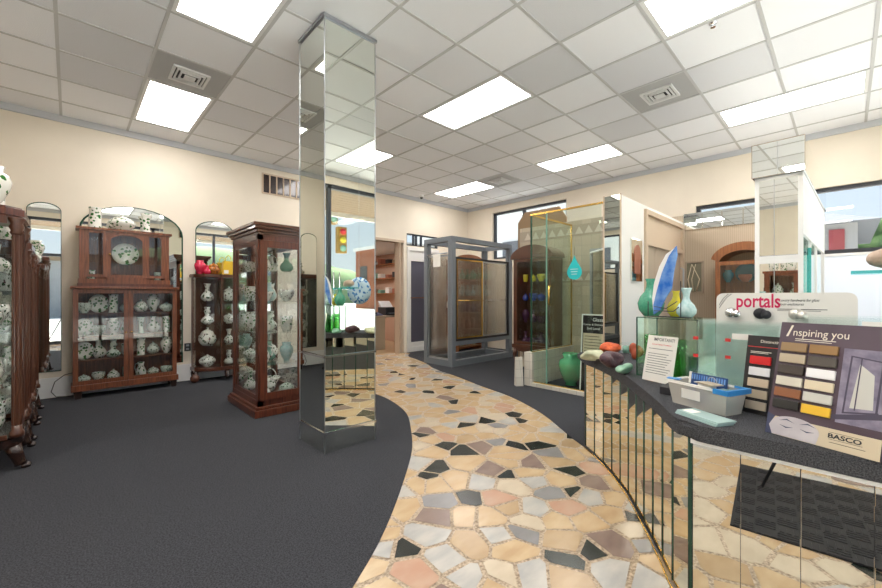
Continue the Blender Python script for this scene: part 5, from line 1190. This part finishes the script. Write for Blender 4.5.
# traffic signals on a mast arm
t = thing('signal_mast', 'steel mast arm carrying traffic signals over the street, seen mirrored', 'mast', (12, -8, -.2))
MB().tube([(12,-8,-.2),(12,-8,5.2)], .12).build('pole', 'steel', t); MB().tube([(12,-8,4.4),(5.5,-7.0,4.6)], [.09,.05]).build('arm', 'steel', t)
for k, (x, z) in enumerate(((7.1,2.75),(6.7,3.75))):
    y = -8+(12-x)/6.5; t = thing('traffic_signal', '%s yellow traffic signal hanging from the mast arm' % ('lower','upper')[k], 'traffic light', (x, y, z))
    MB().box(x-.17, x+.17, y-.12, y+.12, z, z+.95 if k == 0 else z+.50, .03).build('housing', 'signal_yellow', t)
    for j in range(3 if k == 0 else 1): MB().lathe([(0,0),(.11,0),(.11,.06),(0,.07)], x, y+.12, z+.17+.3*j, 16, axis='y').build('lens', ('rock_green','yellow_glass','red_ink')[j], t)
for k, (z, dz) in enumerate(((4.9,.25),(5.5,.3),(6.3,-.2))):
    solo(MB().tube([(-20,-9-k,z+dz),(2,-9-k,z-.15),(24,-9-k,z+.1),(45,-9-k,z+1)], .03, 6), 'power_line', 'cable', '%s overhead wire crossing the street outside' % ('lowest','middle','highest')[k], 'wire', 'overhead street wires')

# ------------------------------------------------------------------ LIGHT, WORLD, CAMERA
w = bpy.data.worlds.new('World'); bpy.context.scene.world = w; w.use_nodes = True; nt = w.node_tree
bg = nt.nodes['Background']; tc = nt.nodes.new('ShaderNodeTexCoord'); sp = nt.nodes.new('ShaderNodeSeparateXYZ'); rp = nt.nodes.new('ShaderNodeValToRGB')
nt.links.new(tc.outputs['Generated'], sp.inputs[0]); nt.links.new(sp.outputs['Z'], rp.inputs[0]); nt.links.new(rp.outputs[0], bg.inputs[0])
rp.color_ramp.elements[0].position = 0; rp.color_ramp.elements[0].color = (.86,.93,1,1); rp.color_ramp.elements[1].position = .6; rp.color_ramp.elements[1].color = (.42,.62,.95,1)
bg.inputs[1].default_value = 1.15
sun = bpy.data.lights.new('sun', 'SUN'); sun.energy = 24; sun.angle = R(3); sun.color = (1,.95,.86); so = bpy.data.objects.new('sun', sun); C.objects.link(so); so.rotation_euler = (R(36), 0, R(6))
cam = bpy.data.cameras.new('camera'); co = bpy.data.objects.new('camera', cam); C.objects.link(co)
cam.sensor_width = 36; cam.lens = FP/882*36; cam.shift_y = 2.4/882; cam.clip_start = .05; cam.clip_end = 300
co.location = (0, 0, CH); co.rotation_euler = (R(90), 0, YAW-R(90))
sc = bpy.context.scene; sc.camera = co
sc.view_settings.view_transform = 'Standard'; sc.view_settings.look = 'None'; sc.view_settings.gamma = 1; sc.view_settings.use_curve_mapping = False; sc.view_settings.exposure = -.06
sc.cycles.max_bounces = 14; sc.cycles.transparent_max_bounces = 32; sc.cycles.glossy_bounces = 8; sc.cycles.transmission_bounces = 10; sc.cycles.diffuse_bounces = 5
